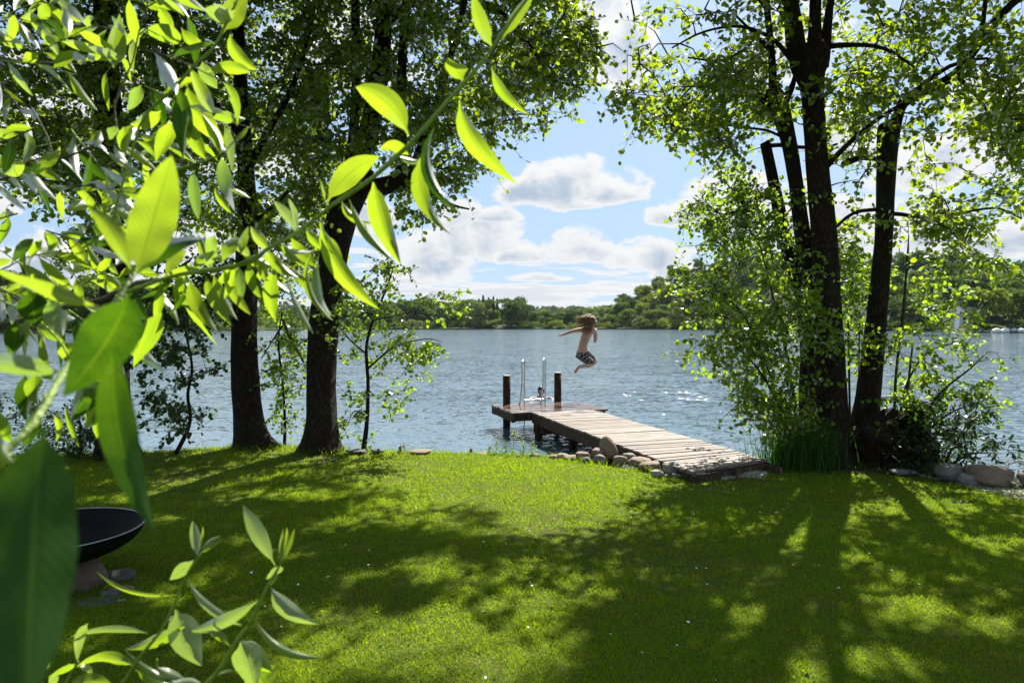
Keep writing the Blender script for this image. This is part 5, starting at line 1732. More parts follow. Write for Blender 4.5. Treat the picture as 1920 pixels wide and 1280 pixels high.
def build_stones():
    rows = [
        (1040, 861, 852, 20, 'stone_tan', 'small tan stone at the left end of the row beside the jetty'),
        (1056, 861, 849, 26, 'stone_grey', 'flat grey stone second from the left in the jetty row'),
        (1071, 864, 852, 30, 'stone_tan', 'rounded tan stone third from the left in the jetty row'),
        (1093, 863, 846, 28, 'stone_red', 'reddish stone in the middle left of the jetty row'),
        (1100, 868, 856, 18, 'stone_dark', 'small dark stone tucked under the left reddish one'),
        (1121, 864, 839, 26, 'stone_red', 'red mottled stone leaning on the upright egg shaped boulder'),
        (1126, 868, 852, 24, 'stone_grey', 'grey stone at the foot of the egg shaped boulder'),
        (1164, 872, 853, 28, 'stone_tan', 'yellowish tan stone right of the egg boulder foot'),
        (1180, 866, 848, 28, 'stone_grey', 'slanting stone touching the jetty side right of the egg boulder'),
        (1202, 876, 856, 46, 'stone_tan', 'broad low stone in the middle right of the jetty row'),
        (1222, 883, 864, 44, 'stone_tan', 'long brownish stone right of the broad low one'),
        (1234, 880, 862, 26, 'stone_grey', 'rounded stone wedged behind the brownish long stone'),
        (1266, 890, 866, 46, 'stone_grey', 'angular greenish stone at the jetty near corner'),
        (1233, 893, 880, 24, 'stone_pale', 'small white stone in front of the angular corner stone'),
        (1251, 893, 889, 10, 'stone_pale', 'tiny pale pebble between the white stone and the jetty corner'),
        (1270, 895, 887, 20, 'stone_grey', 'low grey stone in the grass before the angular corner stone'),
        (1303, 895, 888, 20, 'stone_pale', 'low pale stone under the near corner of the jetty'),
        (788, 851, 843, 42, 'stone_tan', 'flat brown stone alone on the lake edge left of the jetty'),
        (706, 848, 841, 26, 'stone_dark', 'small dark stone at the foot of the slender sapling'),
        (665, 849, 844, 40, 'stone_dark', 'flat dark stone between forked tree and sapling'),
        (905, 853, 849, 26, 'stone_red', 'low reddish stone left of the shore weeds'),
        (1005, 858, 850, 22, 'stone_tan', 'half buried tan stone right of the shore weeds'),
        (1700, 890, 880, 50, 'stone_grey', 'half buried flat stone under the stump roots'),
    ]
    for i, (px, b, tp, w, mt, lab) in enumerate(rows):
        put_stone(px, b, tp, w, mt, lab, 20 + i, R.uniform(-.4, .4), group='stones along the lake edge', box=.25)
    # the egg shaped boulder standing up
    b = onz(1147, 862, LZ)
    me = stone_mesh((b.x, b.y + .12, LZ + .125), (.112, .10, .155), 4.4, 0.2, .05, 4, True)
    for v in me.vertices:  # leans back to the left
        v.co.x -= (v.co.z - LZ) * .22
    me.materials.append(M['stone_tan'])
    tag(link('boulder', me), 'upright egg shaped tan boulder leaning on the jetty side', 'boulder')
    # stones at the right shore
    put_stone(1872, 912, 870, 84, 'stone_tan', 'largest brown boulder on the right shore beside the hose', 61, .2, 'boulder', 'boulders on the right shore', rough=.16, box=.3)
    put_stone(1824, 909, 886, 42, 'stone_grey', 'smaller grey boulder left of the largest brown one', 62, -.3, 'boulder', 'boulders on the right shore', rough=.16, box=.35)
    put_stone(1792, 902, 868, 54, 'stone_grey', 'shaded boulder under the dark shrub on the right shore', 63, .1, 'boulder', 'boulders on the right shore', rough=.14, box=.3)
    put_stone(1960, 918, 880, 70, 'stone_grey', 'boulder just outside the right edge of the hose', 64, .1, 'boulder', 'boulders on the right shore', rough=.14, box=.3)
    # gravel: strip on the right, patch before the jetty
    g = np.random.default_rng(5)
    Vs = []; Fs = []

    def pebble(x, y, z, r):
        b0 = len(Vs)
        a0 = g.uniform(0, 6.28)
        for k in range(5):
            a = a0 + k * 1.2566; rr = r * g.uniform(.8, 1.15)
            Vs.append((x + rr * math.cos(a), y + rr * math.sin(a), z - r * .25))
        for k in range(5):
            a = a0 + k * 1.2566 + .4; rr = r * g.uniform(.5, .7)
            Vs.append((x + rr * math.cos(a), y + rr * math.sin(a), z + r * g.uniform(.35, .5)))
        for k in range(5):
            k2 = (k + 1) % 5
            Fs.append((b0 + k, b0 + k2, b0 + 5 + k2, b0 + 5 + k))
        Fs.append(tuple(b0 + 5 + k for k in range(5)))
    edge = [onz(px, py, LZ) for px, py in ((1700, 882), (1735, 884), (1780, 900), (1840, 918), (1920, 938), (1990, 952), (2060, 965))]
    ex = [e.x for e in edge]; ey = [e.y for e in edge]
    cnt = 0
    while cnt < 2600:
        x = g.uniform(4.6, 6.2); y = g.uniform(6.0, 8.8)
        y0 = np.interp(x, sorted(ex), [v for _, v in sorted(zip(ex, ey))])
        y1 = float(shore(x)) + .12
        # strip lies between the turf edge and the water
        if y > y0 + .0 and y < y1:
            pebble(x, y, float(ground_z(x, y)) + .008, g.uniform(.010, .028)); cnt += 1
        else:
            cnt += .2
    m = MB(); m.V = Vs; m.F = Fs
    tag(m.build('gravel', M['stone_pale']), 'pinkish grey gravel strip along the right shore', 'gravel', kind='stuff')
    Vs.clear(); Fs.clear()
    Vs, Fs = [], []

    def pebble2(x, y, z, r):
        b0 = len(Vs); a0 = g.uniform(0, 6.28)
        for k in range(5):
            a = a0 + k * 1.2566; rr = r * g.uniform(.8, 1.15)
            Vs.append((x + rr * math.cos(a), y + rr * math.sin(a), z - r * .25))
        for k in range(5):
            a = a0 + k * 1.2566 + .4; rr = r * g.uniform(.5, .7)
            Vs.append((x + rr * math.cos(a), y + rr * math.sin(a), z + r * g.uniform(.35, .5)))
        for k in range(5):
            k2 = (k + 1) % 5
            Fs.append((b0 + k, b0 + k2, b0 + 5 + k2, b0 + 5 + k))
        Fs.append(tuple(b0 + 5 + k for k in range(5)))
    for i in range(420):
        t = g.uniform(0, 1)
        p = onz(1330 + t * 100, 890 - t * 6, LZ)
        x = p.x + g.normal(0, .05); y = p.y + g.normal(0, .07)
        pebble2(x, y, float(ground_z(x, y)) + .012, g.uniform(.010, .032))
    m = MB(); m.V = Vs; m.F = Fs
    tag(m.build('pebbles', M['stone_pale']), 'pale pebbles heaped before the near end of the jetty', 'pebbles', kind='stuff')
    # red brown stakes
    for px, py, lab in ((751, 846, 'red brown stake near the sapling at the water edge'), (883, 852, 'red brown stake alone midway along the lake edge')):
        b = onz(px, py, LZ - .02); b.y = float(shore(b.x)) - .02
        m = MB(); m.box((b.x, b.y, LZ + .0), (.035, .035, .12), .2)
        o = m.build('stake', M['rust'], None, False, .004); tag(o, lab, 'stake')
    # coil of hose
    c = onz(1925, 912, LZ)
    m = MB()
    pts = []
    for i in range(150):
        a = i / 150 * 2 * math.pi * 4.5
        r = .14 + .02 * math.sin(i * .07) + .012 * (i / 150)
        pts.append((c.x + .02 + r * math.cos(a), c.y + .10 + r * .55 * math.sin(a), LZ + .13 + r * .72 * math.sin(a) + .012 * math.cos(i * .33)))
    m.tube(pts, .0065, 6)
    tag(m.build('hose_coil', M['hose'], None, True), 'coiled pale hose leaning on gravel at the right edge', 'hose')


build_stones()


# ------------------------------------------------------------------ jetty
U = Vector((-0.295, 0.9555, 0)).normalized()       # outwards along the jetty
W_ = Vector((0.9555, 0.295, 0)).normalized()       # across, to the right


def build_jetty():
    t = thing('jetty', 'weathered wooden bathing jetty with posts and steel ladder', 'jetty', (1.98, 7.5, LZ))
    G0 = Vector((1.98, 7.47, 0))     # near left corner
    Ccorner = Vector((0.40, 12.70, 0))
    L = (Ccorner - G0).length
    wid = 1.24
    T = .035
    pw = .112; gap = .018
    n = int(L / (pw + gap))

    def plank(a, b, c, d, lift=0.0, tilt=0.0):
        """corners of the top face, counter-clockwise, local X along the plank"""
        org = (a + b + c + d) / 4
        ang = math.atan2((b - a).y, (b - a).x)
        me = bpy.data.meshes.new('plank')
        V = []
        ca, sa = math.cos(-ang), math.sin(-ang)
        for z in (-T, 0):
            for i, q in enumerate((a, b, c, d)):
                l = q - org
                V.append((l.x * ca - l.y * sa, l.x * sa + l.y * ca, z))
        me.from_pydata(V, [], [(0, 3, 2, 1), (4, 5, 6, 7), (0, 1, 5, 4), (1, 2, 6, 5), (2, 3, 7, 6), (3, 0, 4, 7)])
        me.materials.append(M['plank'])
        o = bpy.data.objects.new('plank', me); C.objects.link(o)
        o.parent = t
        o.location = (org.x - t.location.x, org.y - t.location.y, lift - t.location.z)
        o.rotation_euler = (R.gauss(0, .006), R.gauss(0, .002), ang)
        b_ = o.modifiers.new('bevel', 'BEVEL'); b_.width = .005; b_.segments = 1
        return o
    # fan of planks at the near end, then square ones
    for i in range(n):
        s0 = i * (pw + gap); s1 = s0 + pw
        # skew grows toward the near end
        def sk(s): return max(0.0, (1.6 - s) / 1.6) ** 1.3 * 0.33
        ra = R.uniform(-.012, .012); rb = R.uniform(-.018, .018)
        a = G0 + U * s0 - W_ * .02 + W_ * ra
        b = G0 + U * (s0 + sk(s0)) + W_ * (wid + rb)
        c = G0 + U * (s1 + sk(s1)) + W_ * (wid + rb)
        d = G0 + U * s1 - W_ * .02 + W_ * ra
        plank(a, b, c, d, R.uniform(-.006, .006))
    # head
    A = G0 + U * L - W_ * .40
    HL, HW = 1.47, 1.96
    m = int(HL / (pw + gap))
    for i in range(m):
        s0 = i * (pw + gap); s1 = s0 + pw
        ra = R.uniform(-.015, .015); rb = R.uniform(-.02, .02)
        plank(A + U * s0 + W_ * ra, A + U * s0 + W_ * (HW + rb), A + U * s1 + W_ * (HW + rb), A + U * s1 + W_ * ra, R.uniform(-.003, .004))
    ang = math.atan2(U.y, U.x)
    angw = math.atan2(W_.y, W_.x)

    def beam(p0, p1, w, h, ztop, name='beam', label=None):
        p0, p1 = Vector(p0), Vector(p1)
        mid = (p0 + p1) / 2; Lb = (p1 - p0).length; a_ = math.atan2((p1 - p0).y, (p1 - p0).x)
        mb = MB()
        # a beam with a few sections so that it is not perfectly straight
        ns = 10
        V = []; Fc = []
        for i in range(ns + 1):
            u = i / ns
            c = p0.lerp(p1, u)
            side = Vector((-math.sin(a_), math.cos(a_), 0))
            wob = .004 * math.sin(i * 2.1 + p0.x * 9)
            for (sx, sz) in ((-.5, 0), (.5, 0), (.5, -1), (-.5, -1)):
                q = c + side * (sx * w + wob)
                V.append((q.x, q.y, ztop + sz * h + (.005 * math.sin(i * 1.3 + sz + p0.y * 7) if sz else 0)))
            if i:
                for k in range(4):
                    k2 = (k + 1) % 4
                    Fc.append(((i - 1) * 4 + k, (i - 1) * 4 + k2, i * 4 + k2, i * 4 + k))
        Fc += [(0, 3, 2, 1), (ns * 4, ns * 4 + 1, ns * 4 + 2, ns * 4 + 3)]
        mb.add(V, Fc)
        return mb.build(name, M['beam'], t)
    zt = -T - .002
    beam(G0 + U * .03 + W_ * .03, G0 + U * L + W_ * .03, .05, .17, zt)
    beam(G0 + U * .03 + W_ * (wid - .05), G0 + U * L + W_ * (wid - .05), .05, .17, zt)
    beam(G0 + U * .06 + W_ * (wid * .5), G0 + U * L + W_ * (wid * .5), .06, .14, zt)
    beam(G0 - U * .02 - W_ * .02, G0 + U * .33 + W_ * (wid + .02) , .05, .12, zt)          # near end beam
    beam(A + U * .02 + W_ * .06, A + U * (HL - .02) + W_ * .06, .06, .15, zt)
    beam(A + U * .02 + W_ * (HW - .08), A + U * (HL - .02) + W_ * (HW - .08), .06, .13, zt)
    beam(A + U * .03 + W_ * .1, A + U * .03 + W_ * (HW - .12), .05, .13, zt)
    beam(A + U * (HL - .06) + W_ * .1, A + U * (HL - .06) + W_ * (HW - .12), .05, .15, zt)
    beam(A - U * .10 + W_ * .42, A - U * .10 + W_ * 1.2, .12, .20, zt - .15)
    beam(A - U * .35 + W_ * .45, A - U * .35 + W_ * 1.6, .10, .14, zt - .19)
    # piles
    def pile(p, r, z0, z1, name='post', label=None):
        mb = MB()
        k = 12
        mb.tube([(p.x, p.y, z0 + (z1 - z0) * i / 7) for i in range(8)], [r * (1 + .015 * math.sin(i * 2.3)) for i in range(8)], 18, True, .02, int(p.x * 100))
        o = mb.build(name, M['post'], t, True)
        for pl in o.data.polygons:
            if len(pl.vertices) > 4: pl.use_smooth = False
        if label: o['label'] = label
        return o
    def ground_pt(px, Y): return Vector(((px - 960) / F * Y, Y, 0))
    pL = ground_pt(950, 14.06); pR = ground_pt(1046, 14.55)
    pL = A + U * (HL + .09 - .35) + W_ * .04
    pile(ground_pt(950, 13.95), .078, -2.2, .585, label='tall left mooring post with pale sawn top')
    pile(ground_pt(1046, 14.62), .078, -2.2, .60, label='tall right mooring post with pale sawn top')
    for px, Y in ((1010, 12.45), (1074, 11.4), (1142, 10.0), (1078, 13.6)):
        pile(ground_pt(px, Y), .07, -2.2, -.20)
    pile(ground_pt(1135, 12.0), .07, -2.2, -.2)
    pile(ground_pt(1205, 10.3), .07, -2.2, -.2)
    # post tops
    for px, Y, z in ((950, 13.95, .585), (1046, 14.62, .60)):
        p = ground_pt(px, Y)
        mb = MB(); mb.tube([(p.x, p.y, z), (p.x, p.y, z + .006)], .074, 16); mb.build('post_top', mat_simple('sawn_wood', (.34, .27, .19), (.46, .38, .28), 20), t)
    # ladder
    lad = bpy.data.objects.new('ladder', None); C.objects.link(lad); lad.parent = t
    lad['label'] = 'stainless steel bathing ladder with two hairpin rails'
    B1 = Vector(((981.5 - 960) / F * 14.0, 14.0, 0)); B2 = Vector(((1021 - 960) / F * 14.25, 14.25, 0))
    for B, hz in ((B1, .905), (B2, .92)):
        pts = []
        r = .115
        fwd = (U * .95 + W_ * .32).normalized()
        near = B - fwd * .10 - W_ * .03
        farp = B + fwd * .20 + W_ * .02
        pts.append((near.x - .05, near.y - .02, .0)); pts.append((near.x - .02, near.y, .18)); pts.append((near.x, near.y, .5)); pts.append((near.x + .0, near.y, hz - .12))
        mid = (near + farp) / 2
        half = (farp - near) / 2
        for k in range(9):
            a = math.pi * (1 - k / 8)
            q = mid + half * math.cos(a)
            pts.append((q.x, q.y, hz - .09 + .09 * math.sin(a)))
        pts.append((farp.x, farp.y, .4)); pts.append((farp.x, farp.y, -.1)); pts.append((farp.x + U.x * .03, farp.y + U.y * .03, -1.1))
        S = spline([(*p, 0) for p in pts], .04)
        mb = MB(); mb.tube([tuple(p[:3]) for p in S], .0165, 10)
        o = mb.build('rail', M['steel'], None, True); o.parent = lad; o.matrix_parent_inverse = Matrix.Translation(-Vector(t.location))
    fwd = (U * .95 + W_ * .32).normalized()
    q1 = B1 + fwd * .20; q2 = B2 + fwd * .20
    for z, hh in ((.055, .035), (-.24, .03), (-.52, .03), (-.8, .03)):
        mb = MB(); mid = (q1 + q2) / 2
        mb.box((mid.x, mid.y, z), ((q2 - q1).length + .02, .09, hh), math.atan2((q2 - q1).y, (q2 - q1).x))
        o = mb.build('tread', M['steel'], None, False, .006); o.parent = lad; o.matrix_parent_inverse = Matrix.Translation(-Vector(t.location))


build_jetty()


# ------------------------------------------------------------------ people
def skin_mesh(name, verts, edges, radii, mat, parent, sub=2, root=0):
    me = bpy.data.meshes.new(name + '_cage')
    me.from_pydata([tuple(v) for v in verts], edges, [])
    o = bpy.data.objects.new(name + '_cage', me)
    C.objects.link(o)
    md = o.modifiers.new('skin', 'SKIN')
    md.use_smooth_shade = True
    sv = me.skin_vertices[0].data if me.skin_vertices else None
    if sv is None:
        me.attributes.new('skin_vertex', 'FLOAT2', 'POINT')
    for i, r in enumerate(radii):
        d = me.skin_vertices[0].data[i]
        d.radius = (r, r) if not hasattr(r, '__len__') else r
        d.use_root = (i == root)
    ss = o.modifiers.new('sub', 'SUBSURF'); ss.levels = sub; ss.render_levels = sub
    dg = bpy.context.evaluated_depsgraph_get()
    dg.update()
    ev = o.evaluated_get(dg)
    nm = bpy.data.meshes.new_from_object(ev)
    nm.name = name
    bpy.data.objects.remove(o)
    nm.materials.clear(); nm.materials.append(mat)
    nm.polygons.foreach_set('use_smooth', np.ones(len(nm.polygons), dtype=bool))
    return link(name, nm, parent)


def build_jumper():
    D = 14.9
    t = thing('person', 'person jumping off the jetty, bare back, plaid shorts, long flying hair', 'person', tuple(at(1098, 662, D)))

    def P(px, py, dy=0.0): return at(px, py, D + dy)
    names = {}
    V = []; Rr = []; E = []

    def v(n, px, py, dy, r, link_=None):
        names[n] = len(V); V.append(P(px, py, dy)); Rr.append(r)
        if link_ is not None: E.append((names[link_], names[n]))
    v('pelvis', 1092, 661, 0, (.135, .115))
    v('waist', 1092, 649, 0, (.128, .10), 'pelvis')
    v('rib', 1096, 637, 0, (.145, .11), 'waist')
    v('chest', 1101, 625, .01, (.165, .11), 'rib')
    v('collar', 1104, 616.5, .02, (.11, .08), 'chest')
    v('neck', 1107, 611.5, .03, (.055, .055), 'collar')
    v('head0', 1109, 606.5, .05, (.080, .085), 'neck')
    v('head1', 1110.5, 600.5, .06, (.082, .090), 'head0')
    v('head2', 1111, 596.5, .06, (.055, .06), 'head1')
    # left arm flung out to the left
    v('ls', 1091, 618, .0, (.058, .058), 'collar')
    v('lu', 1082, 619, -.02, (.047, .047), 'ls')
    v('le', 1072, 621.0, -.05, (.038, .038), 'lu')
    v('lf', 1064, 624, -.06, (.034, .034), 'le')
    v('lw', 1056.5, 627.0, -.07, (.022, .026), 'lf')
    v('lh', 1052.5, 628, -.07, (.034, .028), 'lw')
    # right arm folded before the chest
    v('rs', 1114.5, 620, .03, (.055, .058), 'collar')
    v('ru', 1117, 630, .06, (.047, .047), 'rs')
    v('re', 1115.5, 641.5, .10, (.038, .038), 'ru')
    v('rf', 1116.0, 632, .23, (.034, .034), 're')
    v('rw', 1116.5, 624, .32, (.023, .026), 'rf')
    v('rh', 1117, 619, .34, (.032, .026), 'rw')
    # legs tucked: thighs forward right, shins folded back left
    v('lhip', 1088, 666, -.04, (.105, .10), 'pelvis')
    v('lth', 1100, 674, 0.02, (.082, .082), 'lhip')
    v('lk', 1113, 682, .08, (.058, .058), 'lth')
    v('lc', 1104, 685.5, -.04, (.054, .054), 'lk')
    v('la', 1089, 686.5, -.20, (.032, .036), 'lc')
    v('lhe', 1085.5, 687.5, -.24, (.036, .036), 'la')
    v('lt', 1079, 696.5, -.25, (.026, .032), 'lhe')
    v('ltt', 1077.5, 700, -.25, (.014, .024), 'lt')
    v('rhip', 1098, 664.5, .08, (.10, .098), 'pelvis')
    v('rth', 1107, 670, .24, (.080, .080), 'rhip')
    v('rk', 1116.5, 678, .40, (.056, .056), 'rth')
    v('rc', 1110, 683.0, .28, (.052, .052), 'rk')
    v('ra', 1096, 685.0, .12, (.032, .036), 'rc')
    v('rt', 1088, 690, .08, (.028, .030), 'ra')
    skin_mesh('body', V, E, Rr, M['skin'], t)
    # fingers
    for (bx, by, dy, dirs) in ((1052.0, 628, -.07, [(-3.4, -.6), (-3.9, .5), (-3.6, 1.6), (-2.8, 2.5)]), (1117, 619, .34, [(-1.6, -3.4), (-.4, -3.8), (.8, -3.6), (1.8, -2.8)])):
        for k, (dx, dz) in enumerate(dirs):
            p0 = P(bx, by, dy); p1 = P(bx + dx * .6, by + dz * .6, dy + .01 * k); p2 = P(bx + dx * .95, by + dz * 1.05 + .8, dy + .02 + .01 * k)
            skin_mesh('finger', [p0, p1, p2], [(0, 1), (1, 2)], [.011, .010, .008], M['skin'], t, 1)
        p0 = P(bx + 1, by - .6, dy); skin_mesh('thumb', [p0, P(bx - .5, by - 2.4, dy - .02), P(bx - 1.9, by - 2.9, dy - .02)], [(0, 1), (1, 2)], [.012, .011, .009], M['skin'], t, 1)
    # face details on the right, away from the camera
    skin_mesh('ear', [P(1106.5, 604, -.02), P(1106.2, 602, -.03)], [(0, 1)], [.016, .014], M['skin'], t, 1)
    skin_mesh('nose', [P(1117, 602.5, .10), P(1118.8, 604.2, .11)], [(0, 1)], [.012, .015], M['skin'], t, 1)
    # shorts
    V2 = []; R2 = []; E2 = []
    def w(px, py, dy, r, l=None):
        V2.append(P(px, py, dy)); R2.append(r)
        if l is not None: E2.append((l, len(V2) - 1))
        return len(V2) - 1
    p0 = w(1092.2, 660, 0, (.150, .132)); w(1092, 656.5, 0, (.146, .125), p0)
    a = w(1088.5, 666.5, -.03, (.125, .125), p0); b = w(1100, 674.5, .02, (.104, .104), a); c_ = w(1109, 680, .06, (.086, .086), b); w(1112, 682, .075, (.080, .080), c_)
    a = w(1098, 664.5, .09, (.120, .120), p0); b = w(1107, 670.5, .24, (.102, .102), a); c_ = w(1113.5, 676, .35, (.084, .084), b)
    sh = skin_mesh('shorts', V2, E2, R2, M['plaid'], t)
    # hair: a cap and many long strands blown back to the left
    hc = P(1109.5, 600.5, .03)
    bm = bmesh.new(); bmesh.ops.create_icosphere(bm, subdivisions=4, radius=1)
    for vv in bm.verts:
        p_ = vv.co.copy()
        k = 1 + .18 * mn.noise(p_ * 3.1) + .10 * mn.noise(p_ * 8)
        vv.co = hc + Vector((p_.x * .084 * k, p_.y * .095 * k - .02, p_.z * .104 * k + .0))
    me = bpy.data.meshes.new('hair'); bm.to_mesh(me); bm.free(); me.materials.append(M['hair'])
    me.polygons.foreach_set('use_smooth', np.ones(len(me.polygons), dtype=bool))
    hair = link('hair', me, t)
    mb = MB()
    rr = random.Random(3)
    for i in range(230):
        th = rr.uniform(0, 6.28); ph = rr.uniform(-.3, 1.2)
        s = hc + Vector((math.cos(th) * math.cos(ph) * .095, -abs(math.sin(th)) * math.cos(ph) * .10 - .02, math.sin(ph) * .11))
        if rr.random() < .55:   # flying out to the left
            e = P(1109 - rr.uniform(13, 31), 603 + rr.uniform(-10, 8), rr.uniform(-.15, .05))
            mid = (s + e) / 2 + Vector((rr.uniform(-.04, .04), rr.uniform(-.05, .03), rr.uniform(.01, .07)))
        else:                    # down the back
            e = P(1103 + rr.uniform(-14, 8), 620 + rr.uniform(-6, 9), -.15 + rr.uniform(-.06, .03))
            mid = (s + e) / 2 + Vector((rr.uniform(-.07, .02), -.05, rr.uniform(.0, .05)))
        S = spline([(*s, 0), (*mid, 0), (*e, 0)], .05)
        r0 = rr.uniform(.005, .010)
        mb.tube([tuple(p_[:3] + np.array([rr.gauss(0, .004) for _ in range(3)])) for p_ in S], [r0 * (1 - .8 * k / (len(S) - 1)) for k in range(len(S))], 4, False)
    mb.build('hair_strands', M['hair'], t, True)['kind'] = 'stuff'


def build_swimmer():
    D = 19.6
    def P(px, py, dy=0.0): return at(px, py, D + dy)
    wz = WZ
    c = P(1014.5, 731.5)
    t = thing('person', 'dark haired swimmer, only head and shoulders above water behind the ladder', 'person', (c.x, c.y, WZ))
    ppm = F / D
    hc = Vector((c.x, c.y, WZ + .20))
    V = [Vector((hc.x, hc.y + .05, WZ - .35)), Vector((hc.x, hc.y + .02, WZ - .12)), Vector((hc.x, hc.y, WZ + .02)), Vector((hc.x, hc.y - .005, WZ + .10)), Vector((hc.x, hc.y - .01, WZ + .17)), Vector((hc.x, hc.y, WZ + .25)),
         Vector((hc.x - .17, hc.y, WZ - .02)), Vector((hc.x - .27, hc.y - .03, WZ - .01)), Vector((hc.x + .17, hc.y, WZ - .03)), Vector((hc.x + .26, hc.y - .05, WZ + .0)),
         Vector((hc.x - .40, hc.y - .20, WZ - .06)), Vector((hc.x + .38, hc.y - .22, WZ - .05))]
    skin_mesh('body', V, [(0, 1), (1, 2), (2, 3), (3, 4), (4, 5), (2, 6), (6, 7), (2, 8), (8, 9), (7, 10), (9, 11)],
              [(.15, .1), (.13, .10), (.07, .06), (.05, .05), (.075, .085), (.062, .07), .06, .05, .06, .05, .035, .035], M['skin2'], t)
    skin_mesh('nose', [Vector((hc.x - .004, hc.y - .088, WZ + .185)), Vector((hc.x - .004, hc.y - .10, WZ + .16))], [(0, 1)], [.009, .013], M['skin2'], t, 1)
    for dx in (-.03, .03):
        skin_mesh('eye', [Vector((hc.x + dx - .004, hc.y - .082, WZ + .195)), Vector((hc.x + dx * .8, hc.y - .082, WZ + .195))], [(0, 1)], [.008, .008], M['hair_dark'], t, 1)
    bm = bmesh.new(); bmesh.ops.create_icosphere(bm, subdivisions=4, radius=1)
    for vv in bm.verts:
        p_ = vv.co.copy(); k = 1 + .12 * mn.noise(p_ * 3) + .06 * mn.noise(p_ * 9)
        q = Vector((p_.x * .098 * k, p_.y * .105 * k + .022, p_.z * .125 * k))
        if q.y < -.02 and q.z < .06: q.y = -.02
        vv.co = hc + q + Vector((0, 0, .015))
    me = bpy.data.meshes.new('hair'); bm.to_mesh(me); bm.free(); me.materials.append(M['hair_dark'])
    me.polygons.foreach_set('use_smooth', np.ones(len(me.polygons), dtype=bool))
    link('hair', me, t)


build_jumper()
build_swimmer()


# ------------------------------------------------------------------ fire bowl
def build_firebowl():
    cx, cy = onz(118, 1092, LZ).x, 4.45
    cx = (100 - 960) / F * cy
    t = thing('fire_bowl', 'black iron fire bowl on a log pedestal at the left of the lawn', 'fire bowl', (cx, cy, LZ))
    Rb = .515; zr = .265
    prof = []
    dep = .20
    for i in range(15):
        a = i / 14
        prof.append((Rb * math.sin(a * math.pi / 2) ** .85 if i else 0.0, zr - dep * math.cos(a * math.pi / 2) ** 1.15))
    inner = [(max(r - .012, 0), z + .010) for r, z in prof]
    inner[-1] = (Rb - .012, zr)
    rim = [(Rb + .006, zr), (Rb + .006, zr + .006), (Rb - .012, zr + .006)]
    ring = prof + rim + inner[::-1]
    n = 72
    V = []; Fc = []
    for (r, z) in ring:
        for k in range(n):
            a = 2 * math.pi * k / n
            V.append((cx + r * math.cos(a), cy + r * math.sin(a), z))
    m_ = len(ring)
    for i in range(m_ - 1):
        for k in range(n):
            k2 = (k + 1) % n
            Fc.append((i * n + k, i * n + k2, (i + 1) * n + k2, (i + 1) * n + k))
    m = MB(); m.add(V, Fc); m.build('bowl', M['iron'], t, True)
    m = MB()
    pts = [(cx + Rb * math.cos(2 * math.pi * k / 96), cy + Rb * math.sin(2 * math.pi * k / 96), zr + .006) for k in range(97)]
    m.tube(pts, .006, 6, False); m.build('rim', mat_simple('worn_iron_rim', (.18, .18, .18), (.30, .30, .30), 9, .35), t, True)
    m = MB(); lx, ly = cx + .20, cy - .05
    m.tube([(lx + .02, ly, LZ - .02), (lx, ly, LZ + .08), (lx - .03, ly, zr - dep + .03)], [.155, .13, .10], 24, True, .05, 3)
    m.build('log', M['log'], t, True)
    # flat stones under and beside it
    for (px, py, sx, sy, sz, mt, lab, rot) in (
            (216, 1092, .115, .085, .042, 'stone_dark', 'angular dark slate leaning beside the fire bowl log', .3), (232, 1116, .055, .05, .03, 'stone_red', 'small pinkish stone right of the fire bowl log', .2),
            (226, 1132, .028, .022, .016, 'stone_pale', 'tiny pale stone in the grass near the fire bowl log', .4), (165, 1140, .17, .10, .018, 'stone_dark', 'flat dark slab under the fire bowl log', .25),
            (205, 1122, .07, .05, .03, 'stone_dark', 'short dark stone wedged between log and pinkish stone', -.2)):
        b = onz(px, py, LZ)
        me = stone_mesh((b.x, b.y + sy * .4, LZ + sz * .7), (sx, sy, sz), px * .1, rot, .10, 3, box=.6)
        me.materials.append(M[mt]); o = link('stone', me); tag(o, lab, 'stone', 'stones around the fire bowl')


build_firebowl()


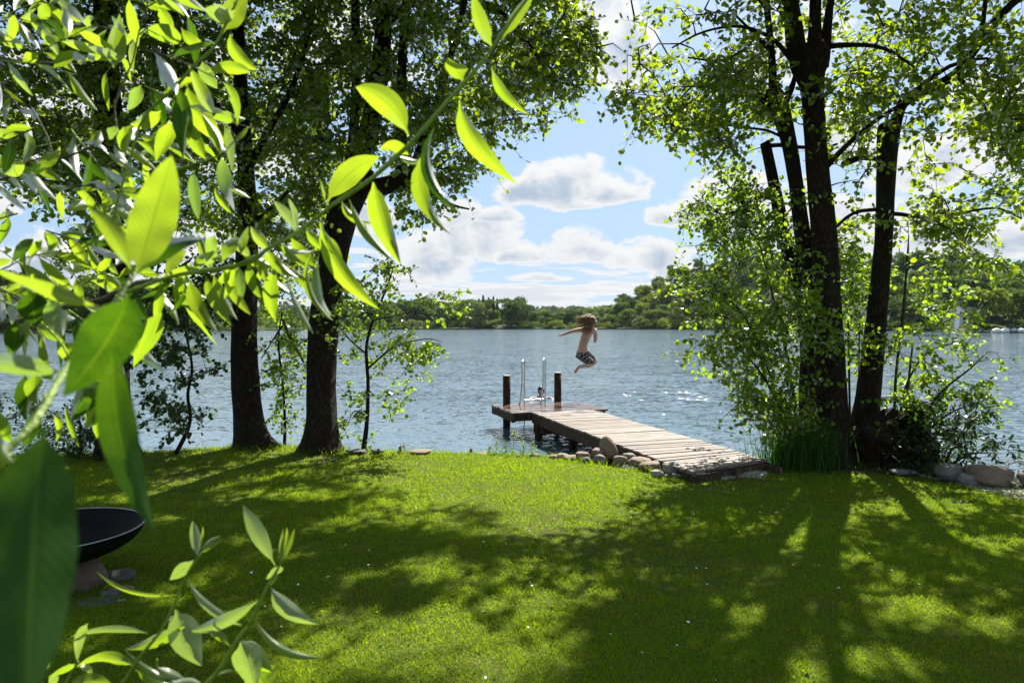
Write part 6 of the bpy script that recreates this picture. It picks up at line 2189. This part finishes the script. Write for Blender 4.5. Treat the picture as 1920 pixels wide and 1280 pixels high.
# ------------------------------------------------------------------ willow in the foreground
def leaf_obj(parent, base, tip, width, bend, roll, mat, tone=.5, segs=None, curl=.0, wavy=.5):
    """a lance-shaped leaf with its own curve; base, tip, bend: vectors (metres)"""
    base, tip = Vector(base), Vector(tip)
    ctrl = (base + tip) / 2 + Vector(bend)
    L = (tip - base).length + Vector(bend).length * .6
    n = segs or (18 if width * F / max(base.y, .2) > 60 else 11)
    V = []; UV = []
    ph = R.uniform(0, 6.28)
    tw_ = R.uniform(-1.3, 1.3)
    fold = R.uniform(.15, .6)
    if width * F / max(base.y, .2) > 58: tw_ *= .25; fold *= .6
    pe, qe = (.70, .62) if width * F / max(base.y, .2) > 150 else (R.uniform(.55, .95), R.uniform(.80, 1.1))
    uk = pe / (pe + qe); pk = uk ** pe * (1 - uk) ** qe
    prev = None
    half = 3 if n > 12 else 2
    cols = 2 * half + 1
    pet = .07
    for i in range(n + 1):
        t_ = i / n
        p = base * (1 - t_) ** 2 + ctrl * 2 * t_ * (1 - t_) + tip * t_ ** 2
        d = ((ctrl - base) * (1 - t_) + (tip - ctrl) * t_).normalized()
        view = (p - Vector((0, 0, CAMZ))).normalized()
        s = d.cross(view)
        if s.length < .15: s = d.cross(Vector((0, 0, 1)))
        s.normalize()
        if prev is not None and s.dot(prev) < 0: s = -s
        prev = s
        nn = s.cross(d)
        a = roll + (curl + tw_) * (t_ - .3)
        side = s * math.cos(a) + nn * math.sin(a)
        up = side.cross(d)
        # outline: petiole, widest before the middle, long point
        if t_ < pet: w = width * .035
        else:
            u = (t_ - pet) / (1 - pet)
            w = width * .5 * (u ** pe * (1 - u) ** qe / pk) + width * .006
        serr = 1 + .035 * math.sin(i * 2.6 + ph) * wavy
        for k in range(-half, half + 1):
            f = k / half
            q = p + side * (w * f * serr) + up * (w * abs(f) * fold + w * .16 * math.sin(i * 1.25 + ph + f * 2) * wavy * abs(f))
            V.append(q); UV.append((.5 + .5 * f, t_))
    Fq = []
    for i in range(n):
        for k in range(cols - 1):
            a_ = i * cols + k
            Fq.append((a_, a_ + 1, a_ + cols + 1, a_ + cols))
    me = bpy.data.meshes.new('leaf')
    # vertices relative to the leaf's own base
    me.from_pydata([tuple(v - base) for v in V], [], Fq)
    me.polygons.foreach_set('use_smooth', np.ones(len(me.polygons), dtype=bool))
    l = me.uv_layers.new(name='UVMap')
    vi = np.empty(len(me.loops), dtype=np.int32); me.loops.foreach_get('vertex_index', vi)
    l.data.foreach_set('uv', np.array(UV, dtype=np.float32)[vi].ravel())
    at_ = me.attributes.new('tone', 'FLOAT', 'POINT'); at_.data.foreach_set('value', np.full(len(V), tone, dtype=np.float32))
    me.materials.append(mat)
    o = bpy.data.objects.new('leaf', me); C.objects.link(o)
    o.parent = parent; o.location = base - Vector(parent.location)
    return o


def leaf_px(parent, bx, by, tx, ty, D, wpx, bend=0, roll=0.0, mat='w', tone=.6, D2=None, curl=0.0, wavy=.5):
    """leaf from photo column/row (bx,by) to (tx,ty) at distance D; bend in photo pixels to the left of the direction base->tip"""
    D2 = D2 or D * 1.02
    b = at(bx, by, D); t_ = at(tx, ty, D2)
    dx, dy = tx - bx, ty - by
    Ln = math.hypot(dx, dy) or 1
    if wpx < 60: wpx *= R.uniform(.72, .98)
    nx, ny = dy / Ln, -dx / Ln
    ppm = F / ((D + D2) / 2)
    bend3 = Vector((nx * bend / ppm * 1.8, R.uniform(-.012, .012), -ny * bend / ppm * 1.8 + Ln / ppm * R.uniform(.0, .14)))
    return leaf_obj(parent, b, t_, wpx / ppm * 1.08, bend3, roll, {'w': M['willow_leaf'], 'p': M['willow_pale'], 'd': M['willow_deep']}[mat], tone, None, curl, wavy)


def twig_px(parent, pts, mat, name='twig', n=8):
    out = [(*at(px, py, Y), w * .60 / F * Y / 2) for (px, py, Y, w) in pts]
    S = spline(out, .02)
    ph = R.uniform(0, 9)
    mb = MB(); mb.tube([tuple(p[:3] + np.array([math.sin(i * 1.1 + ph), 0, math.cos(i * 1.4 + ph)]) * .0012) for i, p in enumerate(S)],
                       [max(p[3] * (1.28 if i % 3 == 1 else 1.0), .0006) for i, p in enumerate(S)], n, True, .06, int(pts[0][0]) + 5)
    for i in range(2, len(S) - 1, 3):   # small buds
        p = Vector(S[i][:3]); d = Vector(S[i + 1][:3]) - p; d.normalize()
        o_ = Vector((R.uniform(-1, 1), R.uniform(-1, 1), R.uniform(-.3, 1))); o_ = (o_ - d * o_.dot(d)).normalized()
        r_ = max(S[i][3], .0008)
        mb.tube([p + o_ * r_ * .6, p + o_ * r_ * 1.7 + d * .003, p + o_ * r_ * 1.5 + d * .0065], [r_ * .55, r_ * .45, r_ * .08], 5)
    return mb.build(name, M[mat], parent, True), S


def build_willow():
    t = thing('willow_shrub', 'bright willow branches with long leaves hanging into the left foreground', 'willow', tuple(at(60, 790, .6)))
    # the branch that crosses the picture
    twig_px(t, [(-30, 900, .40, 26), (0, 862, .41, 24), (60, 790, .43, 22), (110, 720, .46, 21), (160, 650, .50, 20), (200, 590, .52, 18), (250, 520, .54, 14), (262, 490, .55, 9)], 'willow_stem', 'branch', 12)
    twig_px(t, [(235, 546, .80, 9), (300, 525, .80, 11), (380, 508, .80, 12), (470, 490, .80, 12), (500, 470, .80, 11), (560, 432, .80, 11), (620, 388, .80, 12), (700, 332, .80, 13), (760, 278, .80, 13), (800, 236, .80, 12),
                (850, 180, .80, 12), (900, 118, .80, 11), (945, 62, .80, 10), (990, -5, .80, 8), (1010, -40, .80, 6)], 'willow_stem', 'branch', 10)
    twig_px(t, [(-60, 625, .95, 18), (40, 600, .95, 17), (120, 578, .95, 16), (200, 556, .95, 14), (260, 530, .85, 12), (330, 520, .82, 10)], 'willow_wood', 'branch', 10)
    twig_px(t, [(430, 500, .80, 6), (500, 470, .79, 6), (560, 440, .78, 5), (600, 412, .78, 4)], 'willow_stem')
    twig_px(t, [(-30, 346, 1.0, 8), (40, 322, 1.0, 8), (97, 302, 1.0, 8), (178, 272, 1.0, 7), (249, 232, 1.0, 5)], 'willow_wood')
    twig_px(t, [(210, 420, .9, 7), (235, 330, .9, 7), (260, 240, .9, 7), (300, 190, .9, 8), (330, 160, .9, 8), (370, 118, .9, 8), (400, 90, .9, 8), (425, 40, .9, 7), (455, -20, .9, 6)], 'willow_stem')
    twig_px(t, [(300, 320, .9, 6), (345, 314, .9, 6), (390, 300, .9, 5), (425, 280, .9, 5), (452, 252, .9, 4), (466, 238, .9, 3)], 'willow_stem')
    twig_px(t, [(0, 560, .9, 7), (70, 600, .85, 7), (120, 650, .8, 6), (140, 700, .8, 5)], 'willow_stem')
    twig_px(t, [(60, 200, 1.0, 5), (90, 260, 1.0, 5), (97, 302, 1.0, 6)], 'willow_wood')
    twig_px(t, [(-30, 100, 1.0, 7), (60, 118, 1.0, 6), (150, 120, 1.0, 5)], 'willow_wood')
    twig_px(t, [(240, 300, .95, 5), (215, 200, .95, 5), (250, 110, .95, 4), (262, 60, .95, 4), (280, -10, .95, 4)], 'willow_wood')
    twig_px(t, [(-20, 800, .9, 6), (60, 765, .9, 5), (110, 740, .9, 4)], 'willow_wood')
    Lp = lambda *a, **k: leaf_px(t, *a, **k)
    # --- leaves of the crossing branch
    Lp(766, 255, 667, 163, .80, 50, -12, .3, tone=.8)
    Lp(862, 186, 971, 346, .79, 40, -30, .2, tone=.6)
    Lp(815, 238, 862, 400, .78, 30, -38, .7, 'd', .5, D2=.76)
    Lp(788, 296, 846, 440, .80, 36, -26, .25, tone=.7)
    Lp(922, 87, 886, -14, .80, 28, 5, .4, tone=.5)
    Lp(942, 74, 1004, -20, .80, 28, 3, .5, tone=.4)
    Lp(922, 126, 993, 215, .80, 22, -16, .5, tone=.6)
    Lp(868, 152, 842, 110, .80, 46, 0, .3, tone=.7, D2=.73)
    Lp(612, 380, 712, 294, .80, 52, 12, .1, tone=1.0)
    Lp(766, 290, 712, 282, .80, 24, -5, .3, tone=.8)
    Lp(700, 342, 752, 496, .80, 52, -12, .15, tone=1.0)
    Lp(655, 374, 740, 490, .81, 24, -14, .8, tone=.5)
    Lp(600, 410, 712, 580, .79, 34, -26, .2, tone=.8)
    Lp(610, 436, 642, 538, .80, 34, 3, .1, tone=1.0)
    Lp(517, 500, 517, 602, .80, 28, -8, .1, tone=.9)
    Lp(356, 524, 408, 622, .80, 28, -8, .2, tone=.9)
    Lp(386, 518, 437, 612, .79, 26, -10, .2, tone=.8)
    Lp(400, 512, 446, 600, .81, 22, -8, .4, tone=.7)
    Lp(470, 492, 490, 560, .8, 20, -8, .3, tone=.8)
    Lp(538, 520, 588, 626, .77, 18, -6, .9, 'p', .2)
    Lp(594, 487, 622, 592, .77, 28, -12, .8, 'p', .2)
    Lp(585, 470, 625, 602, .79, 16, -30, .7, tone=.8)
    Lp(457, 482, 522, 502, .80, 26, -4, .3, tone=.9)
    Lp(417, 492, 452, 446, .80, 30, 4, .4, tone=.15)
    Lp(452, 478, 466, 424, .80, 22, 5, .3, tone=.5)
    Lp(375, 500, 302, 522, .80, 24, 6, .3, tone=.8)
    Lp(398, 470, 384, 496, .78, 26, 3, .3, 'p', .8)
    Lp(404, 440, 388, 488, .78, 28, 3, .2, 'p', .9)
    Lp(560, 432, 540, 372, .80, 26, 4, .6, 'p', .5)
    Lp(556, 434, 512, 376, .81, 22, -4, .4, 'p', .9)
    Lp(548, 500, 600, 560, .82, 18, -4, .5, tone=.3)
    Lp(610, 378, 600, 336, .80, 7, -1, .8, tone=.9)
    Lp(500, 470, 560, 520, .80, 24, -10, .2, tone=.7)
    Lp(530, 452, 572, 500, .80, 18, -8, .5, tone=.5)
    Lp(440, 492, 420, 560, .80, 20, 6, .3, tone=.9)
    Lp(340, 516, 330, 570, .80, 20, 6, .3, tone=.6)
    Lp(310, 520, 350, 470, .80, 22, 6, .3, tone=.9)
    for (bx, by, tx, ty, w_, bd, ro, m_, to) in ((330, 514, 392, 560, 22, -8, .3, 'w', .9), (350, 512, 318, 590, 20, 8, .5, 'd', .9), (420, 500, 470, 590, 24, -8, .2, 'w', 1.), (446, 498, 452, 570, 20, 6, .6, 'p', .1),
            (462, 488, 524, 570, 20, -12, .3, 'd', 1.), (480, 484, 560, 556, 20, -16, .3, 'w', .7), (505, 468, 470, 424, 22, 6, .3, 'w', .9), (520, 458, 586, 470, 20, -8, .6, 'p', .3), (545, 444, 600, 500, 24, -10, .2, 'w', .8),
            (470, 486, 430, 456, 20, -5, .4, 'w', .8), (395, 505, 372, 440, 20, 5, .4, 'w', .6), (322, 520, 262, 560, 20, 8, .4, 'd', .8), (500, 470, 478, 530, 18, 6, .4, 'w', .9), (575, 420, 610, 470, 20, -6, .5, 'w', .5),
            (640, 374, 700, 420, 20, -14, .6, 'w', .6), (745, 292, 800, 300, 16, -6, .6, 'p', .6), (300, 524, 290, 600, 22, 8, .3, 'w', .9), (440, 498, 402, 540, 18, 6, .4, 'w', .7), (360, 512, 420, 470, 22, 6, .4, 'w', .9)):
        leaf_px(t, bx, by, tx, ty, .81, w_, bd, ro, m_, to)
    # --- big blurred leaves close to the lens
    Lp(256, 512, 322, 292, .47, 74, 8, .15, tone=.85)
    Lp(245, 505, 163, 382, .50, 36, -8, .3, tone=.7)
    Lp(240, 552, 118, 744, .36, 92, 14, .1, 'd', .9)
    Lp(176, 572, -30, 498, .42, 36, 14, .6, tone=.8)
    Lp(258, 514, 388, 448, .50, 44, 8, .5, 'd', .9)
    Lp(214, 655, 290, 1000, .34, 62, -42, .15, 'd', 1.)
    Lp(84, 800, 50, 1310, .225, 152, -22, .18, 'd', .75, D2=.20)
    Lp(118, 700, -50, 672, .44, 40, 12, .55, 'p', .2)
    Lp(-20, 800, 30, 870, .40, 50, 0, .6, tone=.2)
    Lp(216, 745, 140, 700, .50, 22, -18, .6, tone=.8)
    # --- middle distance, under the stem
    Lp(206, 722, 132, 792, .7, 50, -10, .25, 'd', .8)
    Lp(150, 640, 205, 760, .75, 44, 8, .2, tone=1.0)
    Lp(198, 748, 182, 822, .75, 32, 5, .2, tone=.8)
    Lp(180, 752, 160, 800, .74, 34, 3, .2, tone=.6)
    Lp(232, 752, 204, 842, .8, 20, 10, .3, tone=.7)
    Lp(302, 586, 250, 688, .8, 36, 6, .25, tone=.6)
    Lp(122, 752, 148, 838, .8, 12, -8, .4, tone=.4)
    Lp(100, 770, 104, 830, .8, 14, 4, .3, tone=.9)
    Lp(118, 640, 128, 682, .8, 36, 4, .2, tone=.9)
    Lp(90, 560, 118, 630, .82, 40, -5, .2, 'p', .0)
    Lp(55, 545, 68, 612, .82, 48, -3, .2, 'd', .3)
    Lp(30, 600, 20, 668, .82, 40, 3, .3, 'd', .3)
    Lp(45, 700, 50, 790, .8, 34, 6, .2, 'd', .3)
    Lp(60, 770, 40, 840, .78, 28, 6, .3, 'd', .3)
    Lp(70, 690, 106, 712, .8, 24, 4, .4, tone=.9)
    Lp(66, 700, 72, 758, .8, 36, 4, .2, tone=.7)
    Lp(0, 770, 22, 830, .8, 26, -4, .4, tone=.3)
    # --- upper left
    Lp(417, 62, 466, -14, .9, 40, 3, .2, tone=.9)
    Lp(432, 62, 484, 132, .9, 28, -16, .2, tone=.9)
    Lp(440, 20, 384, 16, .88, 38, 10, .2, 'p', 1.)
    Lp(380, 116, 408, 166, .9, 26, -6, .2, 'p', .9)
    Lp(350, 156, 426, 272, .9, 40, -18, .1, tone=1.)
    Lp(332, 160, 344, 298, .88, 38, 5, .2, 'd', 1.)
    Lp(358, 226, 388, 300, .9, 28, -6, .2, tone=.9)
    Lp(312, 172, 298, 108, .9, 24, -3, .3, 'd', .9)
    Lp(214, 128, 224, 26, .95, 38, 4, .2, tone=.5)
    Lp(345, 68, 268, 62, .9, 38, 8, .3, tone=.2)
    Lp(340, 52, 384, 84, .9, 26, -10, .3, tone=.8)
    Lp(236, 110, 164, 88, .88, 22, 7, .4, 'p', .6)
    Lp(162, 120, 146, 98, .88, 20, 2, .3, 'p', .9)
    Lp(178, 112, 168, 100, .88, 18, 2, .3, 'p', .9)
    Lp(264, 160, 238, 208, .9, 24, 6, .3, 'p', .1)
    Lp(302, 208, 244, 232, .9, 28, 7, .3, tone=.7)
    Lp(196, 280, 282, 334, .85, 13, -8, .5, 'p', .8)
    Lp(416, 292, 440, 396, .88, 28, -8, .3, 'p', .3)
    Lp(362, 318, 372, 412, .88, 24, -4, .3, 'p', .1)
    Lp(402, 350, 434, 400, .88, 14, -6, .4, tone=1.)
    Lp(318, 226, 292, 306, .9, 34, 6, .1, tone=1.)
    Lp(232, 238, 236, 292, .92, 28, 2, .2, tone=.9)
    Lp(178, 276, 190, 244, .92, 22, 2, .3, tone=.8)
    Lp(425, 278, 432, 236, .9, 14, 2, .3, tone=.8)
    Lp(440, 268, 466, 238, .9, 8, 1, .3, tone=.8)
    Lp(426, 352, 470, 372, .86, 9, 2, .3, 'p', .7)
    Lp(215, 236, 205, 262, .9, 20, 3, .4, 'p', .2)
    Lp(250, 78, 210, 30, .95, 12, 5, .6, 'p', .1)
    # --- fill: leaves hanging from twigs in the upper left part
    t = thing('willow_shrub', 'leafy willow twigs filling the upper left corner behind the long branch', 'willow', tuple(at(60, 250, 1.1)))
    rr = random.Random(19)
    count = 0
    for k in range(46):
        x0, y0 = rr.uniform(-40, 330), rr.uniform(-30, 560)
        if y0 > 330: x0 = rr.uniform(-40, 200)
        D = rr.uniform(.85, 1.35)
        a = rr.uniform(-.9, .9) + (math.pi if rr.random() < .25 else 0)
        ln = rr.uniform(90, 190)
        pts = [(x0 + math.cos(a) * ln * s, y0 - math.sin(a) * ln * s + 18 * s * s, D, 5 * (1 - .6 * s)) for s in (0, .33, .66, 1)]
        twig_px(t, pts, 'willow_wood' if rr.random() < .5 else 'willow_stem', 'twig', 6)
        nl = rr.randint(5, 8)
        for j in range(nl):
            s = (j + .5) / nl
            bx = x0 + math.cos(a) * ln * s; by = y0 - math.sin(a) * ln * s + 18 * s * s
            if bx > 430 or count > 285: continue
            da = a + (1 if j % 2 else -1) * rr.uniform(.5, 1.2)
            ll = rr.uniform(64, 112) / D * 1.0
            tx = bx + math.cos(da) * ll * .8; ty = by - math.sin(da) * ll * .6 + rr.uniform(8, 40)
            leaf_px(t, bx, by, tx, ty, D, rr.uniform(15, 25) / D * .95, rr.uniform(-10, 10), rr.uniform(-.9, .9), rr.choice('wwwwwwwwwddd'), rr.uniform(0, 1), D2=D * rr.uniform(.94, 1.07))
            count += 1
    print('willow fill', count)

    # --- the shoots rising at the bottom left
    def shoot(label, loc, stems, leaves):
        s = thing('willow_shoot', label, 'willow shoot', loc, 'young willow shoots in the lower left')
        for st in stems: twig_px(s, st, 'willow_stem', 'stem', 9)
        for l in leaves:
            a, k = l
            leaf_px(s, *a, **k)
    D = .78
    shoot('slim willow shoot with curled tip, left of the taller bright one', tuple(at(215, 1320, D)),
          [[(205, 1320, D, 11), (228, 1280, D, 10), (270, 1225, D, 9), (302, 1179, D, 9), (336, 1109, D, 8), (362, 1060, D, 7), (374, 1038, D, 5)]],
          [((370, 1040, 361, 976, D, 22, 3, .2, 'p', .9), {}), ((374, 1038, 380, 986, D, 8, 3, .4, 'w', .9), {}), ((376, 1038, 414, 1004, D, 13, 4, .3, 'w', .9), {}), ((376, 1036, 416, 1012, D, 7, -3, .3, 'w', .8), {}),
           ((362, 1050, 318, 1087, D, 30, 5, .2, 'p', .8), {}), ((333, 1114, 180, 1070, D, 10, 22, .6, 'w', .9), {}), ((352, 1086, 455, 1172, D, 20, -22, .3, 'p', .6), {}),
           ((330, 1142, 378, 1248, D, 54, -4, .1, 'p', 1.), {}), ((310, 1172, 332, 1156, D, 6, 5, .5, 'p', .8), {}), ((303, 1206, 334, 1150, D * 1.02, 14, -4, .4, 'w', .6), {}),
           ((276, 1186, 132, 1193, D, 16, -6, .4, 'p', .4), {}), ((165, 1168, 145, 1240, D, 18, -10, .2, 'p', .9), {}), ((255, 1248, 143, 1250, D, 24, -10, .3, 'w', .9), {})])
    shoot('taller willow shoot with pale broad leaves at the bottom left', tuple(at(375, 1320, D)),
          [[(355, 1320, D, 14), (386, 1282, D, 13), (420, 1240, D, 13), (447, 1199, D, 12), (466, 1170, D, 11), (480, 1146, D, 10), (505, 1095, D, 9), (524, 1058, D, 7), (532, 1040, D, 5)]],
          [((516, 1060, 456, 946, D, 34, 3, .3, 'p', .6), {}), ((528, 1050, 531, 990, D, 10, 3, .3, 'w', .9), {}), ((530, 1048, 538, 988, D, 9, -2, .3, 'w', .9), {}), ((532, 1048, 552, 990, D, 10, -3, .3, 'w', .8), {}),
           ((526, 1060, 499, 1086, D, 22, 6, .3, 'p', .7), {}), ((518, 1072, 503, 1098, D, 14, 3, .4, 'p', .5), {}),
           ((508, 1100, 598, 1170, D, 32, -16, .2, 'p', .9), {}), ((476, 1154, 606, 1232, D, 15, -34, .4, 'w', .9), {}),
           ((485, 1124, 352, 1182, D, 32, 16, .2, 'p', .7), {}), ((346, 1174, 234, 1216, D, 28, 10, .2, 'w', .8), {}), ((432, 1212, 382, 1172, D, 20, -8, .2, 'w', .9), {}),
           ((452, 1202, 478, 1300, D, 56, 4, .1, 'p', 1.), {}), ((456, 1200, 510, 1260, D * 1.03, 44, -8, .3, 'w', .1), {}), ((480, 1246, 515, 1300, D * 1.05, 60, -8, .1, 'w', .5), {}),
           ((402, 1270, 448, 1262, D, 8, 6, .5, 'w', .9), {})])
    shoot('low leafy willow shoot in the bottom left corner', tuple(at(120, 1330, D * 1.1)),
          [[(90, 1330, D * 1.1, 8), (120, 1290, D * 1.1, 7), (135, 1255, D * 1.1, 6), (148, 1240, D * 1.1, 4)], [(270, 1330, D * 1.05, 7), (290, 1270, D * 1.05, 6), (296, 1235, D * 1.05, 4)]],
          [((236, 1218, 360, 1282, D, 18, -14, .3, 'w', .2), {}), ((254, 1254, 326, 1284, D, 24, -10, .2, 'w', .9), {}), ((120, 1300, 210, 1282, D, 30, 12, .2, 'w', .9), {}), ((296, 1250, 350, 1276, D, 22, -8, .3, 'p', .5), {}),
           ((110, 1262, 92, 1284, D, 18, 2, .2, 'p', .9), {}), ((96, 1242, 84, 1250, D, 10, 2, .2, 'p', .9), {}), ((150, 1250, 170, 1268, D, 14, 3, .2, 'p', .8), {}), ((310, 1290, 380, 1285, D, 20, 6, .3, 'p', .8), {}),
           ((140, 1244, 90, 1270, D * 1.05, 14, 4, .4, 'w', .3), {})])


build_willow()

# ------------------------------------------------------------------ clouds and air are in the sky; report the triangle count
print('triangles', sum(sum(len(p.vertices) - 2 for p in o.data.polygons) if len(o.data.polygons) < 3000 else len(o.data.polygons) * 2 for o in sc.objects if o.type == 'MESH'))
